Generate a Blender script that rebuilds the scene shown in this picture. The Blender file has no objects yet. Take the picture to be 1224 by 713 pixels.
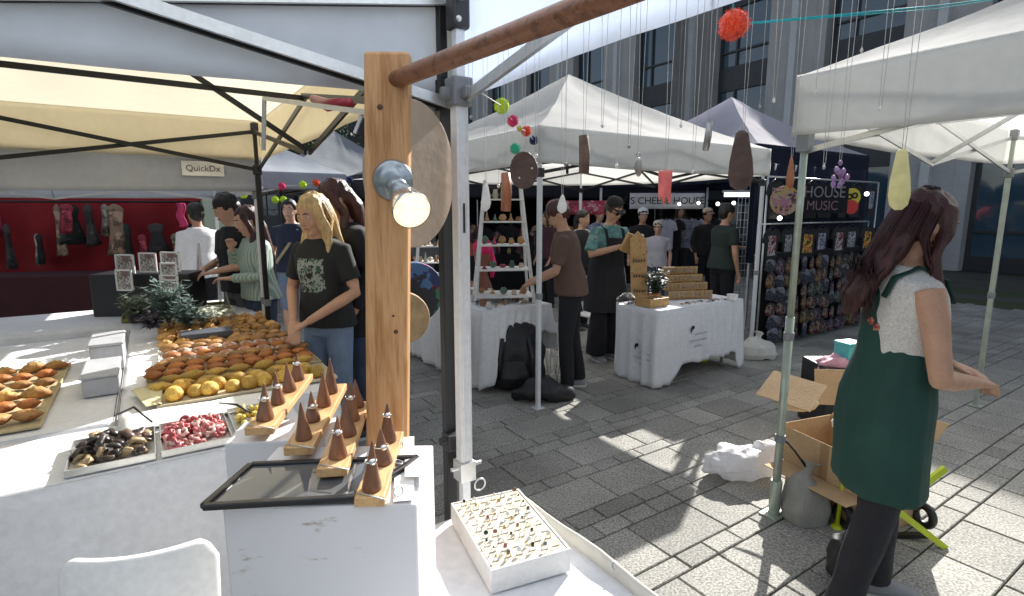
import bpy, bmesh, math, random
from mathutils import Vector, Matrix, noise, Euler
R=math.radians; rnd=random.Random(7)
scene=bpy.context.scene; COL=scene.collection
# ------------------------------------------------------------------ camera geometry
F=650.0; H=1.65; TH=math.atan(106.5/650)
_c,_s=math.cos(TH),math.sin(TH)
def ray(px,py):
    a=(px-612)/F; b=-(py-356.5)/F
    return Vector((a,_c+b*_s,-_s+b*_c))
def atz(px,py,z):
    r=ray(px,py); t=(z-H)/r.z; return Vector((r.x*t,r.y*t,z))
def aty(px,py,y):
    r=ray(px,py); t=y/r.y; return Vector((r.x*t,y,H+r.z*t))
PX,PY=-.165,1.55                     # the corner where two stall tents meet; all tents and paving share these axes
UX,VX=Vector((.833,.553,0)),Vector((-.553,.833,0))
ROT=math.atan2(.553,.833)
def W(u,v,z=0.0): return Vector((PX,PY,0))+UX*u+VX*v+Vector((0,0,z))
# ------------------------------------------------------------------ materials
MATS={}
def newmat(name):
    m=bpy.data.materials.new(name); m.use_nodes=True
    nt=m.node_tree; b=nt.nodes['Principled BSDF']
    return m,nt,b
def L(nt,a,b): nt.links.new(a,b)
def mat(name,col,rough=.65,metal=0.0,var=.12,vscale=6.0,bump=0.0,bscale=60.0,stretch=(1,1,1),spec=.5,sheen=0,coat=0,fine=0.06,objrand=0.0,sss=0):
    if name in MATS: return MATS[name]
    m,nt,b=newmat(name); N=nt.nodes
    tc=N.new('ShaderNodeTexCoord'); mp=N.new('ShaderNodeMapping'); mp.inputs['Scale'].default_value=stretch
    L(nt,tc.outputs['Object'],mp.inputs[0])
    n1=N.new('ShaderNodeTexNoise'); n1.inputs['Scale'].default_value=vscale; n1.inputs['Detail'].default_value=5
    L(nt,mp.outputs[0],n1.inputs['Vector'])
    n2=N.new('ShaderNodeTexNoise'); n2.inputs['Scale'].default_value=vscale*9; n2.inputs['Detail'].default_value=3
    L(nt,mp.outputs[0],n2.inputs['Vector'])
    mr=N.new('ShaderNodeMapRange'); mr.inputs[1].default_value=.3; mr.inputs[2].default_value=.7
    mr.inputs[3].default_value=1-var; mr.inputs[4].default_value=1+var; L(nt,n1.outputs[0],mr.inputs[0])
    mr2=N.new('ShaderNodeMapRange'); mr2.inputs[1].default_value=.3; mr2.inputs[2].default_value=.7
    mr2.inputs[3].default_value=1-fine; mr2.inputs[4].default_value=1+fine; L(nt,n2.outputs[0],mr2.inputs[0])
    mu=N.new('ShaderNodeMath'); mu.operation='MULTIPLY'; L(nt,mr.outputs[0],mu.inputs[0]); L(nt,mr2.outputs[0],mu.inputs[1])
    last=mu.outputs[0]
    if objrand:
        oi=N.new('ShaderNodeObjectInfo'); mr3=N.new('ShaderNodeMapRange'); mr3.inputs[3].default_value=1-objrand; mr3.inputs[4].default_value=1+objrand
        L(nt,oi.outputs['Random'],mr3.inputs[0]); m3=N.new('ShaderNodeMath'); m3.operation='MULTIPLY'; L(nt,last,m3.inputs[0]); L(nt,mr3.outputs[0],m3.inputs[1]); last=m3.outputs[0]
    vm=N.new('ShaderNodeVectorMath'); vm.operation='SCALE'; vm.inputs[0].default_value=col[:3]; L(nt,last,vm.inputs['Scale'])
    L(nt,vm.outputs[0],b.inputs['Base Color'])
    b.inputs['Roughness'].default_value=rough; b.inputs['Metallic'].default_value=metal
    b.inputs['Specular IOR Level'].default_value=spec
    if coat: b.inputs['Coat Weight'].default_value=coat
    if sheen: b.inputs['Sheen Weight'].default_value=sheen
    if sss: b.inputs['Subsurface Weight'].default_value=sss; b.inputs['Subsurface Scale'].default_value=.01
    if bump:
        bp=N.new('ShaderNodeBump'); bp.inputs['Strength'].default_value=min(1,bump); bp.inputs['Distance'].default_value=.01
        n3=N.new('ShaderNodeTexNoise'); n3.inputs['Scale'].default_value=bscale; n3.inputs['Detail'].default_value=5
        L(nt,mp.outputs[0],n3.inputs['Vector']); L(nt,n3.outputs[0],bp.inputs['Height']); L(nt,bp.outputs[0],b.inputs['Normal'])
    MATS[name]=m; return m
def fabric(name,col,trans=.35,bump=.5,bscale=5,tcol=None,rough=.8,var=.06):
    m=mat(name,col,rough,0,var,2.5,bump,bscale,spec=.25)
    nt=m.node_tree; N=nt.nodes
    if any(n.type=='BSDF_TRANSLUCENT' for n in N): return m
    b=N['Principled BSDF']; out=[n for n in N if n.type=='OUTPUT_MATERIAL'][0]
    tr=N.new('ShaderNodeBsdfTranslucent'); tr.inputs[0].default_value=(*(tcol or col),1)
    mx=N.new('ShaderNodeMixShader'); mx.inputs[0].default_value=trans
    L(nt,b.outputs[0],mx.inputs[1]); L(nt,tr.outputs[0],mx.inputs[2]); L(nt,mx.outputs[0],out.inputs[0])
    return m
def wood(name,c1,c2,scale=(9,9,1.1),rough=.55,knots=True,contrast=1.0,coat=0):
    if name in MATS: return MATS[name]
    m,nt,b=newmat(name); N=nt.nodes
    tc=N.new('ShaderNodeTexCoord'); mp=N.new('ShaderNodeMapping'); mp.inputs['Scale'].default_value=scale
    L(nt,tc.outputs['Object'],mp.inputs[0])
    n1=N.new('ShaderNodeTexNoise'); n1.inputs['Scale'].default_value=3; n1.inputs['Detail'].default_value=3; n1.inputs['Distortion'].default_value=.5; L(nt,mp.outputs[0],n1.inputs['Vector'])
    mlt=N.new('ShaderNodeMath'); mlt.operation='MULTIPLY'; mlt.inputs[1].default_value=16; L(nt,n1.outputs[0],mlt.inputs[0])
    sn=N.new('ShaderNodeMath'); sn.operation='SINE'; L(nt,mlt.outputs[0],sn.inputs[0])
    n2=N.new('ShaderNodeTexNoise'); n2.inputs['Scale'].default_value=25; n2.inputs['Detail'].default_value=6; L(nt,mp.outputs[0],n2.inputs['Vector'])
    ad=N.new('ShaderNodeMath'); ad.operation='MULTIPLY_ADD'; ad.inputs[1].default_value=.22*contrast; L(nt,sn.outputs[0],ad.inputs[0]); L(nt,n2.outputs[0],ad.inputs[2])
    cr=N.new('ShaderNodeValToRGB'); cr.color_ramp.elements[0].color=(*c2,1); cr.color_ramp.elements[0].position=.2
    cr.color_ramp.elements[1].color=(*c1,1); cr.color_ramp.elements[1].position=.72; L(nt,ad.outputs[0],cr.inputs[0])
    col=cr.outputs[0]
    if knots:
        vo=N.new('ShaderNodeTexVoronoi'); vo.inputs['Scale'].default_value=5.5; mp2=N.new('ShaderNodeMapping'); mp2.inputs['Scale'].default_value=(1.5,1.5,.75)
        L(nt,tc.outputs['Object'],mp2.inputs[0]); L(nt,mp2.outputs[0],vo.inputs['Vector'])
        mr=N.new('ShaderNodeMapRange'); mr.inputs[1].default_value=.03; mr.inputs[2].default_value=.13; mr.inputs[3].default_value=.75; mr.inputs[4].default_value=0
        L(nt,vo.outputs['Distance'],mr.inputs[0]); mx=N.new('ShaderNodeMixRGB'); mx.inputs[2].default_value=(c2[0]*.3,c2[1]*.22,c2[2]*.2,1)
        L(nt,mr.outputs[0],mx.inputs[0]); L(nt,col,mx.inputs[1]); col=mx.outputs[0]
    L(nt,col,b.inputs['Base Color']); b.inputs['Roughness'].default_value=rough; b.inputs['Specular IOR Level'].default_value=.35
    if coat: b.inputs['Coat Weight'].default_value=coat
    bp=N.new('ShaderNodeBump'); bp.inputs['Strength'].default_value=.25; bp.inputs['Distance'].default_value=.004; L(nt,n2.outputs[0],bp.inputs['Height']); L(nt,bp.outputs[0],b.inputs['Normal'])
    MATS[name]=m; return m
def patchy(name,cols,scale=9,rough=.7,kind='voronoi',base=None,cover=.5,stretch=(1,1,1)):
    """several colours in patches: printed cloth, mixed wares"""
    if name in MATS: return MATS[name]
    m,nt,b=newmat(name); N=nt.nodes
    tc=N.new('ShaderNodeTexCoord'); mp=N.new('ShaderNodeMapping'); mp.inputs['Scale'].default_value=stretch; L(nt,tc.outputs['Object'],mp.inputs[0])
    vo=N.new('ShaderNodeTexVoronoi'); vo.inputs['Scale'].default_value=scale; vo.inputs['Randomness'].default_value=1
    ns=N.new('ShaderNodeTexNoise'); ns.inputs['Scale'].default_value=scale*1.3; L(nt,mp.outputs[0],ns.inputs['Vector'])
    mv=N.new('ShaderNodeMixRGB'); mv.inputs[0].default_value=.25; L(nt,mp.outputs[0],mv.inputs[1]); L(nt,ns.outputs['Color'],mv.inputs[2]); L(nt,mv.outputs[0],vo.inputs['Vector'])
    sep=N.new('ShaderNodeSeparateColor'); L(nt,vo.outputs['Color'],sep.inputs[0])
    cr=N.new('ShaderNodeValToRGB'); cr.color_ramp.interpolation='CONSTANT'
    el=cr.color_ramp.elements
    while len(el)<len(cols): el.new(.5)
    for i,c in enumerate(cols): el[i].position=i/len(cols); el[i].color=(*c,1)
    L(nt,sep.outputs[0],cr.inputs[0]); col=cr.outputs[0]
    if base:
        n2=N.new('ShaderNodeTexNoise'); n2.inputs['Scale'].default_value=scale*.6; L(nt,mp.outputs[0],n2.inputs['Vector'])
        g=N.new('ShaderNodeMath'); g.operation='GREATER_THAN'; g.inputs[1].default_value=1-cover; L(nt,n2.outputs[0],g.inputs[0])
        mx=N.new('ShaderNodeMixRGB'); mx.inputs[1].default_value=(*base,1); L(nt,g.outputs[0],mx.inputs[0]); L(nt,col,mx.inputs[2]); col=mx.outputs[0]
    L(nt,col,b.inputs['Base Color']); b.inputs['Roughness'].default_value=rough
    MATS[name]=m; return m
def boxprint(name,base,cols,lo,hi,scale=14,cover=.5,rough=.85):
    """cloth of one colour with a printed motif inside an object-space box"""
    if name in MATS: return MATS[name]
    m=patchy(name,cols,scale,rough,base=base,cover=cover); nt=m.node_tree; N=nt.nodes; b=N['Principled BSDF']
    src=b.inputs['Base Color'].links[0].from_socket
    tc=N.new('ShaderNodeTexCoord'); sp=N.new('ShaderNodeSeparateXYZ'); L(nt,tc.outputs['Object'],sp.inputs[0])
    last=None
    for k in range(3):
        for v,op in ((lo[k],'GREATER_THAN'),(hi[k],'LESS_THAN')):
            q=N.new('ShaderNodeMath'); q.operation=op; q.inputs[1].default_value=v; L(nt,sp.outputs[k],q.inputs[0])
            if last is None: last=q.outputs[0]
            else:
                w=N.new('ShaderNodeMath'); w.operation='MULTIPLY'; L(nt,last,w.inputs[0]); L(nt,q.outputs[0],w.inputs[1]); last=w.outputs[0]
    mx=N.new('ShaderNodeMixRGB'); mx.inputs[1].default_value=(*base,1); L(nt,last,mx.inputs[0]); L(nt,src,mx.inputs[2]); L(nt,mx.outputs[0],b.inputs['Base Color'])
    return m
def stripes(name,c1,c2,freq=60,axis=0,width=.5,rough=.8):
    if name in MATS: return MATS[name]
    m,nt,b=newmat(name); N=nt.nodes
    tc=N.new('ShaderNodeTexCoord'); sp=N.new('ShaderNodeSeparateXYZ'); L(nt,tc.outputs['Object'],sp.inputs[0])
    q=N.new('ShaderNodeMath'); q.operation='MULTIPLY'; q.inputs[1].default_value=freq; L(nt,sp.outputs[axis],q.inputs[0])
    fr=N.new('ShaderNodeMath'); fr.operation='FRACT'; L(nt,q.outputs[0],fr.inputs[0])
    g=N.new('ShaderNodeMath'); g.operation='GREATER_THAN'; g.inputs[1].default_value=width; L(nt,fr.outputs[0],g.inputs[0])
    mx=N.new('ShaderNodeMixRGB'); mx.inputs[1].default_value=(*c1,1); mx.inputs[2].default_value=(*c2,1); L(nt,g.outputs[0],mx.inputs[0]); L(nt,mx.outputs[0],b.inputs['Base Color'])
    b.inputs['Roughness'].default_value=rough; MATS[name]=m; return m
def glassy(name,col=(.9,.95,.95),rough=.03,alpha=.2):
    if name in MATS: return MATS[name]
    m,nt,b=newmat(name); b.inputs['Base Color'].default_value=(*col,1); b.inputs['Roughness'].default_value=rough
    b.inputs['Transmission Weight'].default_value=1; b.inputs['IOR'].default_value=1.2; b.inputs['Alpha'].default_value=alpha
    MATS[name]=m; return m
def emit(name,col,strength):
    if name in MATS: return MATS[name]
    m,nt,b=newmat(name); b.inputs['Base Color'].default_value=(.8,.8,.75,1)
    b.inputs['Emission Color'].default_value=(*col,1); b.inputs['Emission Strength'].default_value=strength; MATS[name]=m; return m
# ------------------------------------------------------------------ mesh building
class MB:
    def __init__(s): s.v=[]; s.f=[]; s.mi=[]; s.sm=[]; s.M=Matrix.Identity(4); s.cur=0
    def add(s,vs,fs,smooth=True,mi=None):
        o=len(s.v); s.v+=[s.M@Vector(v) for v in vs]
        for f in fs: s.f.append([i+o for i in f]); s.mi.append(s.cur if mi is None else mi); s.sm.append(smooth)
        return s
    def box(s,c,size,rz=0,rot=None,mi=None):
        hx,hy,hz=[q/2 for q in size]; m=Matrix.Translation(c)@((rot.to_matrix().to_4x4()) if rot else Matrix.Rotation(rz,4,'Z'))
        vs=[m@Vector((x,y,z)) for x in(-hx,hx) for y in(-hy,hy) for z in(-hz,hz)]
        return s.add(vs,[(0,1,3,2),(4,6,7,5),(0,4,5,1),(2,3,7,6),(0,2,6,4),(1,5,7,3)],False,mi)
    def bar(s,a,b,w,h=None,mi=None,up=Vector((0,0,1))):
        a,b=Vector(a),Vector(b); d=(b-a); ln=d.length; d.normalize()
        x=d.cross(up); x=x.normalized() if x.length>1e-4 else Vector((1,0,0)); y=x.cross(d)
        m=Matrix((x,d,y)).transposed(); h=h or w; c=(a+b)/2
        vs=[c+m@Vector((i*w/2,j*ln/2,k*h/2)) for i in(-1,1) for j in(-1,1) for k in(-1,1)]
        return s.add(vs,[(0,1,3,2),(4,6,7,5),(0,4,5,1),(2,3,7,6),(0,2,6,4),(1,5,7,3)],False,mi)
    def rings(s,rs,cap=True,smooth=True,mi=None,closed=False):
        n=len(rs[0]); vs=[p for r in rs for p in r]; fs=[]
        for i in range(len(rs)-1+(1 if closed else 0)):
            a=i*n; b=((i+1)%len(rs))*n
            for k in range(n): fs.append((a+k,a+(k+1)%n,b+(k+1)%n,b+k))
        if cap and not closed: fs.append(tuple(range(n-1,-1,-1))); fs.append(tuple(range((len(rs)-1)*n,len(rs)*n)))
        return s.add(vs,fs,smooth,mi)
    def tube(s,pts,r,n=10,ref=None,mi=None,cap=True,flat=1.0):
        pts=[Vector(p) for p in pts]; rs=r if isinstance(r,(list,tuple)) else [r]*len(pts); out=[]; x=None
        for i,p in enumerate(pts):
            t=(pts[min(i+1,len(pts)-1)]-pts[max(i-1,0)]).normalized()
            if x is None:
                q=Vector(ref) if ref else (Vector((1,0,0)) if abs(t.x)<.8 else Vector((0,1,0)))
                x=(q-t*q.dot(t)).normalized()
            else: x=(x-t*x.dot(t)).normalized()
            y=t.cross(x); rr=rs[i]; rx,ry=rr if isinstance(rr,(tuple,list)) else (rr,rr*flat)
            out.append([p+x*math.cos(2*math.pi*k/n)*rx+y*math.sin(2*math.pi*k/n)*ry for k in range(n)])
        return s.rings(out,cap,True,mi)
    def cyl(s,a,b,r,r2=None,n=16,mi=None): return s.tube([a,b],[r,r if r2 is None else r2],n,mi=mi)
    def lathe(s,prof,c=(0,0,0),n=20,mi=None,cap=True):
        c=Vector(c); return s.rings([[c+Vector((math.cos(2*math.pi*k/n)*r,math.sin(2*math.pi*k/n)*r,z)) for k in range(n)] for r,z in prof],cap,True,mi)
    def ell(s,c,r,n=12,m=8,rot=None,mi=None,jit=0,seed=0):
        c=Vector(c); rs=[]
        rm=rot.to_matrix() if rot else Matrix.Identity(3)
        for i in range(m+1):
            ph=math.pi*(i/m); ph=min(max(ph,.06),math.pi-.06); row=[]
            for k in range(n):
                a=2*math.pi*k/n; p=Vector((math.sin(ph)*math.cos(a),math.sin(ph)*math.sin(a),-math.cos(ph)))
                q=1+(jit*noise.noise(p*2.2+Vector((seed*3.1,seed*1.7,0))) if jit else 0)
                row.append(c+rm@Vector((p.x*r[0]*q,p.y*r[1]*q,p.z*r[2]*q)))
            rs.append(row)
        return s.rings(rs,True,True,mi)
    def grid(s,fn,nu,nv,smooth=True,mi=None):
        vs=[fn(i/nu,j/nv) for i in range(nu+1) for j in range(nv+1)]
        fs=[(i*(nv+1)+j,(i+1)*(nv+1)+j,(i+1)*(nv+1)+j+1,i*(nv+1)+j+1) for i in range(nu) for j in range(nv)]
        return s.add(vs,fs,smooth,mi)
    def torus(s,c,R_,r,nr=20,n=6,rot=None,mi=None,flat=1):
        rm=rot.to_matrix() if rot else Matrix.Identity(3); c=Vector(c); rs=[]
        for i in range(nr):
            a=2*math.pi*i/nr; rs.append([c+rm@Vector(((R_+r*math.cos(2*math.pi*k/n))*math.cos(a),(R_+r*math.cos(2*math.pi*k/n))*math.sin(a),r*flat*math.sin(2*math.pi*k/n))) for k in range(n)])
        return s.rings(rs,closed=True,mi=mi)
    def prism(s,poly,z0,z1,mi=None,axis='z'):
        n=len(poly); vs=[(x,y,z0) for x,y in poly]+[(x,y,z1) for x,y in poly]
        if axis=='y': vs=[(x,zz,y) for x,y,zz in vs]
        fs=[tuple(range(n-1,-1,-1)),tuple(range(n,2*n))]+[(k,(k+1)%n,n+(k+1)%n,n+k) for k in range(n)]
        return s.add(vs,fs,False,mi)
    def mesh(s,name='mesh'):
        me=bpy.data.meshes.new(name); me.from_pydata([tuple(v) for v in s.v],[],s.f); 
        me.polygons.foreach_set('material_index',s.mi); me.polygons.foreach_set('use_smooth',s.sm); me.update(); return me
    def build(s,name,mats,parent=None,bevel=0,solid=0,loc=None,rz=0,sub=0,recalc=True):
        me=s.mesh(name)
        if recalc and not solid:
            bm=bmesh.new(); bm.from_mesh(me); bmesh.ops.recalc_face_normals(bm,faces=bm.faces); bm.to_mesh(me); bm.free()
        return link(me,name,mats,parent,bevel,solid,loc,rz,sub)
def link(me,name,mats,parent=None,bevel=0,solid=0,loc=None,rz=0,sub=0):
    o=bpy.data.objects.new(name,me); COL.objects.link(o)
    for m in (mats if isinstance(mats,(list,tuple)) else [mats]): me.materials.append(m)
    if parent is not None: o.parent=parent
    if loc is not None: o.location=loc
    if rz: o.rotation_euler=(0,0,rz)
    if solid: q=o.modifiers.new('thick','SOLIDIFY'); q.thickness=solid; q.offset=0
    if bevel: q=o.modifiers.new('bevel','BEVEL'); q.width=bevel; q.segments=2; q.limit_method='ANGLE'; q.angle_limit=R(40)
    if sub: q=o.modifiers.new('sub','SUBSURF'); q.levels=sub; q.render_levels=sub
    return o
def tag(o,label,cat,group=None):
    o['label']=label; o['category']=cat
    if group: o['group']=group
    return o
def empty(name,loc,label,cat,group=None,rz=0):
    o=bpy.data.objects.new(name,None); COL.objects.link(o); o.location=loc; o.rotation_euler=(0,0,rz); o.empty_display_size=.1
    return tag(o,label,cat,group)
def kind(o,k): o['kind']=k; return o
def dup(root,loc=None,rot=None,label=None,group=None,scale=None):
    r=root.copy(); COL.objects.link(r)
    if loc is not None: r.location=loc
    if rot is not None: r.rotation_euler=rot
    if scale is not None: r.scale=scale
    if label: r['label']=label
    if group: r['group']=group
    for ch in root.children:
        c=ch.copy(); COL.objects.link(c); c.parent=r
        for g in ch.children:
            d=g.copy(); COL.objects.link(d); d.parent=c
    return r
def remesh(mb,voxel,smooth=2,disp=0,dscale=(8,8,8),seed=0):
    me=mb.mesh('tmp'); o=bpy.data.objects.new('tmp',me); COL.objects.link(o)
    q=o.modifiers.new('r','REMESH'); q.mode='VOXEL'; q.voxel_size=voxel; q.use_smooth_shade=True
    if smooth: w=o.modifiers.new('s','SMOOTH'); w.iterations=smooth; w.factor=.5
    dg=bpy.context.evaluated_depsgraph_get(); dg.update()
    e=bpy.data.meshes.new_from_object(o.evaluated_get(dg))
    bpy.data.objects.remove(o); bpy.data.meshes.remove(me)
    if disp:
        nn=[v.normal.copy() for v in e.vertices]
        for v,n in zip(e.vertices,nn):
            c=v.co; v.co=c+n*disp*noise.noise(Vector((c.x*dscale[0]+seed,c.y*dscale[1],c.z*dscale[2])))
    e.polygons.foreach_set('use_smooth',[True]*len(e.polygons))
    return e
def crumple(mb,voxel,amp,sc,seed):
    me=remesh(mb,voxel,0)
    nn=[v.normal.copy() for v in me.vertices]
    for v,n in zip(me.vertices,nn):
        q=v.co*sc+Vector((seed,0,0)); r_=1-2*abs(noise.noise(q)); r2=1-2*abs(noise.noise(q*2.3)); v.co=v.co+n*amp*(.7*r_+.3*r2-.5)
    me.polygons.foreach_set('use_smooth',[True]*len(me.polygons)); return me
def text(body,size,name,m,parent,loc,rot,extr=.001,align='CENTER',sx=1):
    cu=bpy.data.curves.new(name,'FONT'); cu.body=body; cu.size=size; cu.extrude=extr; cu.align_x=align; cu.align_y='CENTER'; cu.space_character=sx
    o=bpy.data.objects.new(name,cu); COL.objects.link(o); dg=bpy.context.evaluated_depsgraph_get(); dg.update()
    me=bpy.data.meshes.new_from_object(o.evaluated_get(dg)); bpy.data.objects.remove(o)
    me.materials.clear(); t=link(me,name,m,parent); t.location=loc; t.rotation_euler=rot; return t
# palette
white_tent=fabric('white_tent_fabric',(.84,.84,.82),.60)
our_tent=fabric('our_tent_fabric',(.78,.83,.90),.60,tcol=(.76,.82,.92))
cream_tent=fabric('cream_tent_fabric',(.70,.65,.52),.5,tcol=(.76,.70,.55))
grey_tent=fabric('grey_tent_fabric',(.52,.55,.60),.32)
navy_fab=fabric('navy_fabric',(.012,.016,.035),.05)
lilac_tent=fabric('lilac_tent_fabric',(.76,.74,.82),.6)
black_fab=fabric('black_fabric',(.012,.012,.014),.02)
steel=mat('silver_steel',(.62,.63,.62),.38,.75,.06,10)
galv=mat('galvanised_steel',(.42,.47,.40),.45,.55,.12,14)
whitemetal=mat('white_painted_steel',(.66,.68,.70),.42,.1,.05,8)
blackmetal=mat('black_painted_steel',(.012,.012,.013),.4,.2,.1,8)
greyplastic=mat('grey_plastic',(.22,.23,.24),.45,0,.1,12)
blackplastic=mat('black_plastic',(.015,.015,.017),.4)
cloth_white=mat('white_cotton',(.74,.74,.75),.9,0,.04,4,.35,18,sheen=.2)
cloth_cool=mat('white_cotton_print',(.70,.71,.74),.9,0,.04,4,.35,14)
paper=mat('white_paper',(.82,.82,.80),.7)
cardboard=mat('cardboard',(.50,.34,.19),.85,0,.08,7,.2,90)
tape=mat('brown_tape',(.36,.22,.11),.3,0,.05)
# ------------------------------------------------------------------ paving
def paving():
    cols=[]; mb=MB(); j=-6
    v=.065-.30-.95*4; rows=[.30,.11,.30,.12,.12]; i=0
    while v<12:
        h=rows[i%5]; i+=1; u=-5.0+rnd.random()*.5
        while u<11:
            w=(rnd.choice([.30,.30,.45,.60]) if h>.2 else rnd.choice([.20,.20,.30]))
            g=.0042; z=rnd.uniform(-.002,.001); tx=rnd.uniform(-.001,.001)
            a,b,c,d=(u+g,v+g),(u+w-g,v+g),(u+w-g,v+h-g),(u+g,v+h-g); e=.004
            P=[W(*a,z-.02),W(*b,z-.02),W(*c,z-.02),W(*d,z-.02)]
            P+=[W(*a,z-.004),W(*b,z-.004),W(*c,z-.004),W(*d,z-.004)]
            P+=[W(a[0]+e,a[1]+e,z+tx),W(b[0]-e,b[1]+e,z-tx),W(c[0]-e,c[1]-e,z-tx),W(d[0]+e,d[1]-e,z+tx)]
            mb.add(P,[(4,5,9,8),(5,6,10,9),(6,7,11,10),(7,4,8,11),(8,9,10,11),(0,1,5,4),(1,2,6,5),(2,3,7,6),(3,0,4,7)],False)
            cols+=[rnd.gauss(1,.10)]*9; u+=w
        v+=h
    me=mb.mesh('pavement'); at=me.attributes.new('tone','FLOAT','FACE'); at.data.foreach_set('value',cols)
    m,nt,b=newmat('granite_paver'); N=nt.nodes
    tc=N.new('ShaderNodeTexCoord'); n1=N.new('ShaderNodeTexNoise'); n1.inputs['Scale'].default_value=95; n1.inputs['Detail'].default_value=3; L(nt,tc.outputs['Object'],n1.inputs['Vector'])
    cr=N.new('ShaderNodeValToRGB'); e=cr.color_ramp.elements; e[0].position=.36; e[0].color=(.17,.165,.15,1); e[1].position=.66; e[1].color=(.44,.43,.39,1); L(nt,n1.outputs[0],cr.inputs[0])
    n2=N.new('ShaderNodeTexNoise'); n2.inputs['Scale'].default_value=1.7; n2.inputs['Detail'].default_value=6; L(nt,tc.outputs['Object'],n2.inputs['Vector'])
    mr=N.new('ShaderNodeMapRange'); mr.inputs[1].default_value=.3; mr.inputs[2].default_value=.7; mr.inputs[3].default_value=.72; mr.inputs[4].default_value=1.18; L(nt,n2.outputs[0],mr.inputs[0])
    a=N.new('ShaderNodeAttribute'); a.attribute_name='tone'; mu=N.new('ShaderNodeMath'); mu.operation='MULTIPLY'; L(nt,a.outputs['Fac'],mu.inputs[0]); L(nt,mr.outputs[0],mu.inputs[1])
    vs=N.new('ShaderNodeVectorMath'); vs.operation='SCALE'; L(nt,cr.outputs[0],vs.inputs[0]); L(nt,mu.outputs[0],vs.inputs['Scale'])
    n3=N.new('ShaderNodeTexNoise'); n3.inputs['Scale'].default_value=5; n3.inputs['Detail'].default_value=8; n3.inputs['Roughness'].default_value=.7; L(nt,tc.outputs['Object'],n3.inputs['Vector'])
    r3=N.new('ShaderNodeMapRange'); r3.inputs[1].default_value=.62; r3.inputs[2].default_value=.72; r3.inputs[3].default_value=0; r3.inputs[4].default_value=.45; L(nt,n3.outputs[0],r3.inputs[0])
    mx=N.new('ShaderNodeMixRGB'); mx.inputs[2].default_value=(.10,.10,.085,1); L(nt,r3.outputs[0],mx.inputs[0]); L(nt,vs.outputs[0],mx.inputs[1])
    vo=N.new('ShaderNodeTexVoronoi'); vo.inputs['Scale'].default_value=2.6; L(nt,tc.outputs['Object'],vo.inputs['Vector']); sc_=N.new('ShaderNodeSeparateColor'); L(nt,vo.outputs['Color'],sc_.inputs[0])
    th=N.new('ShaderNodeMath'); th.operation='MULTIPLY'; th.inputs[1].default_value=.075; L(nt,sc_.outputs[0],th.inputs[0]); lt_=N.new('ShaderNodeMath'); lt_.operation='LESS_THAN'; L(nt,vo.outputs['Distance'],lt_.inputs[0]); L(nt,th.outputs[0],lt_.inputs[1])
    hf=N.new('ShaderNodeMath'); hf.operation='MULTIPLY'; hf.inputs[1].default_value=.65; L(nt,lt_.outputs[0],hf.inputs[0]); m5=N.new('ShaderNodeMixRGB'); m5.inputs[2].default_value=(.06,.06,.055,1); L(nt,hf.outputs[0],m5.inputs[0]); L(nt,mx.outputs[0],m5.inputs[1]); L(nt,m5.outputs[0],b.inputs['Base Color'])
    b.inputs['Roughness'].default_value=.8; b.inputs['Specular IOR Level'].default_value=.3
    bp=N.new('ShaderNodeBump'); bp.inputs['Strength'].default_value=.4; bp.inputs['Distance'].default_value=.003; L(nt,n1.outputs[0],bp.inputs['Height']); L(nt,bp.outputs[0],b.inputs['Normal'])
    kind(link(me,'pavement',m),'structure')
    g=MB(); g.grid(lambda a,b:Vector((-150+300*a,-60+300*b,-.012)),4,4)
    kind(g.build('ground',patchy('ground_joint_sand',[(.06,.058,.045),(.045,.06,.02),(.07,.065,.055),(.05,.05,.04)],1.3,.95)),'structure')
paving()
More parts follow.
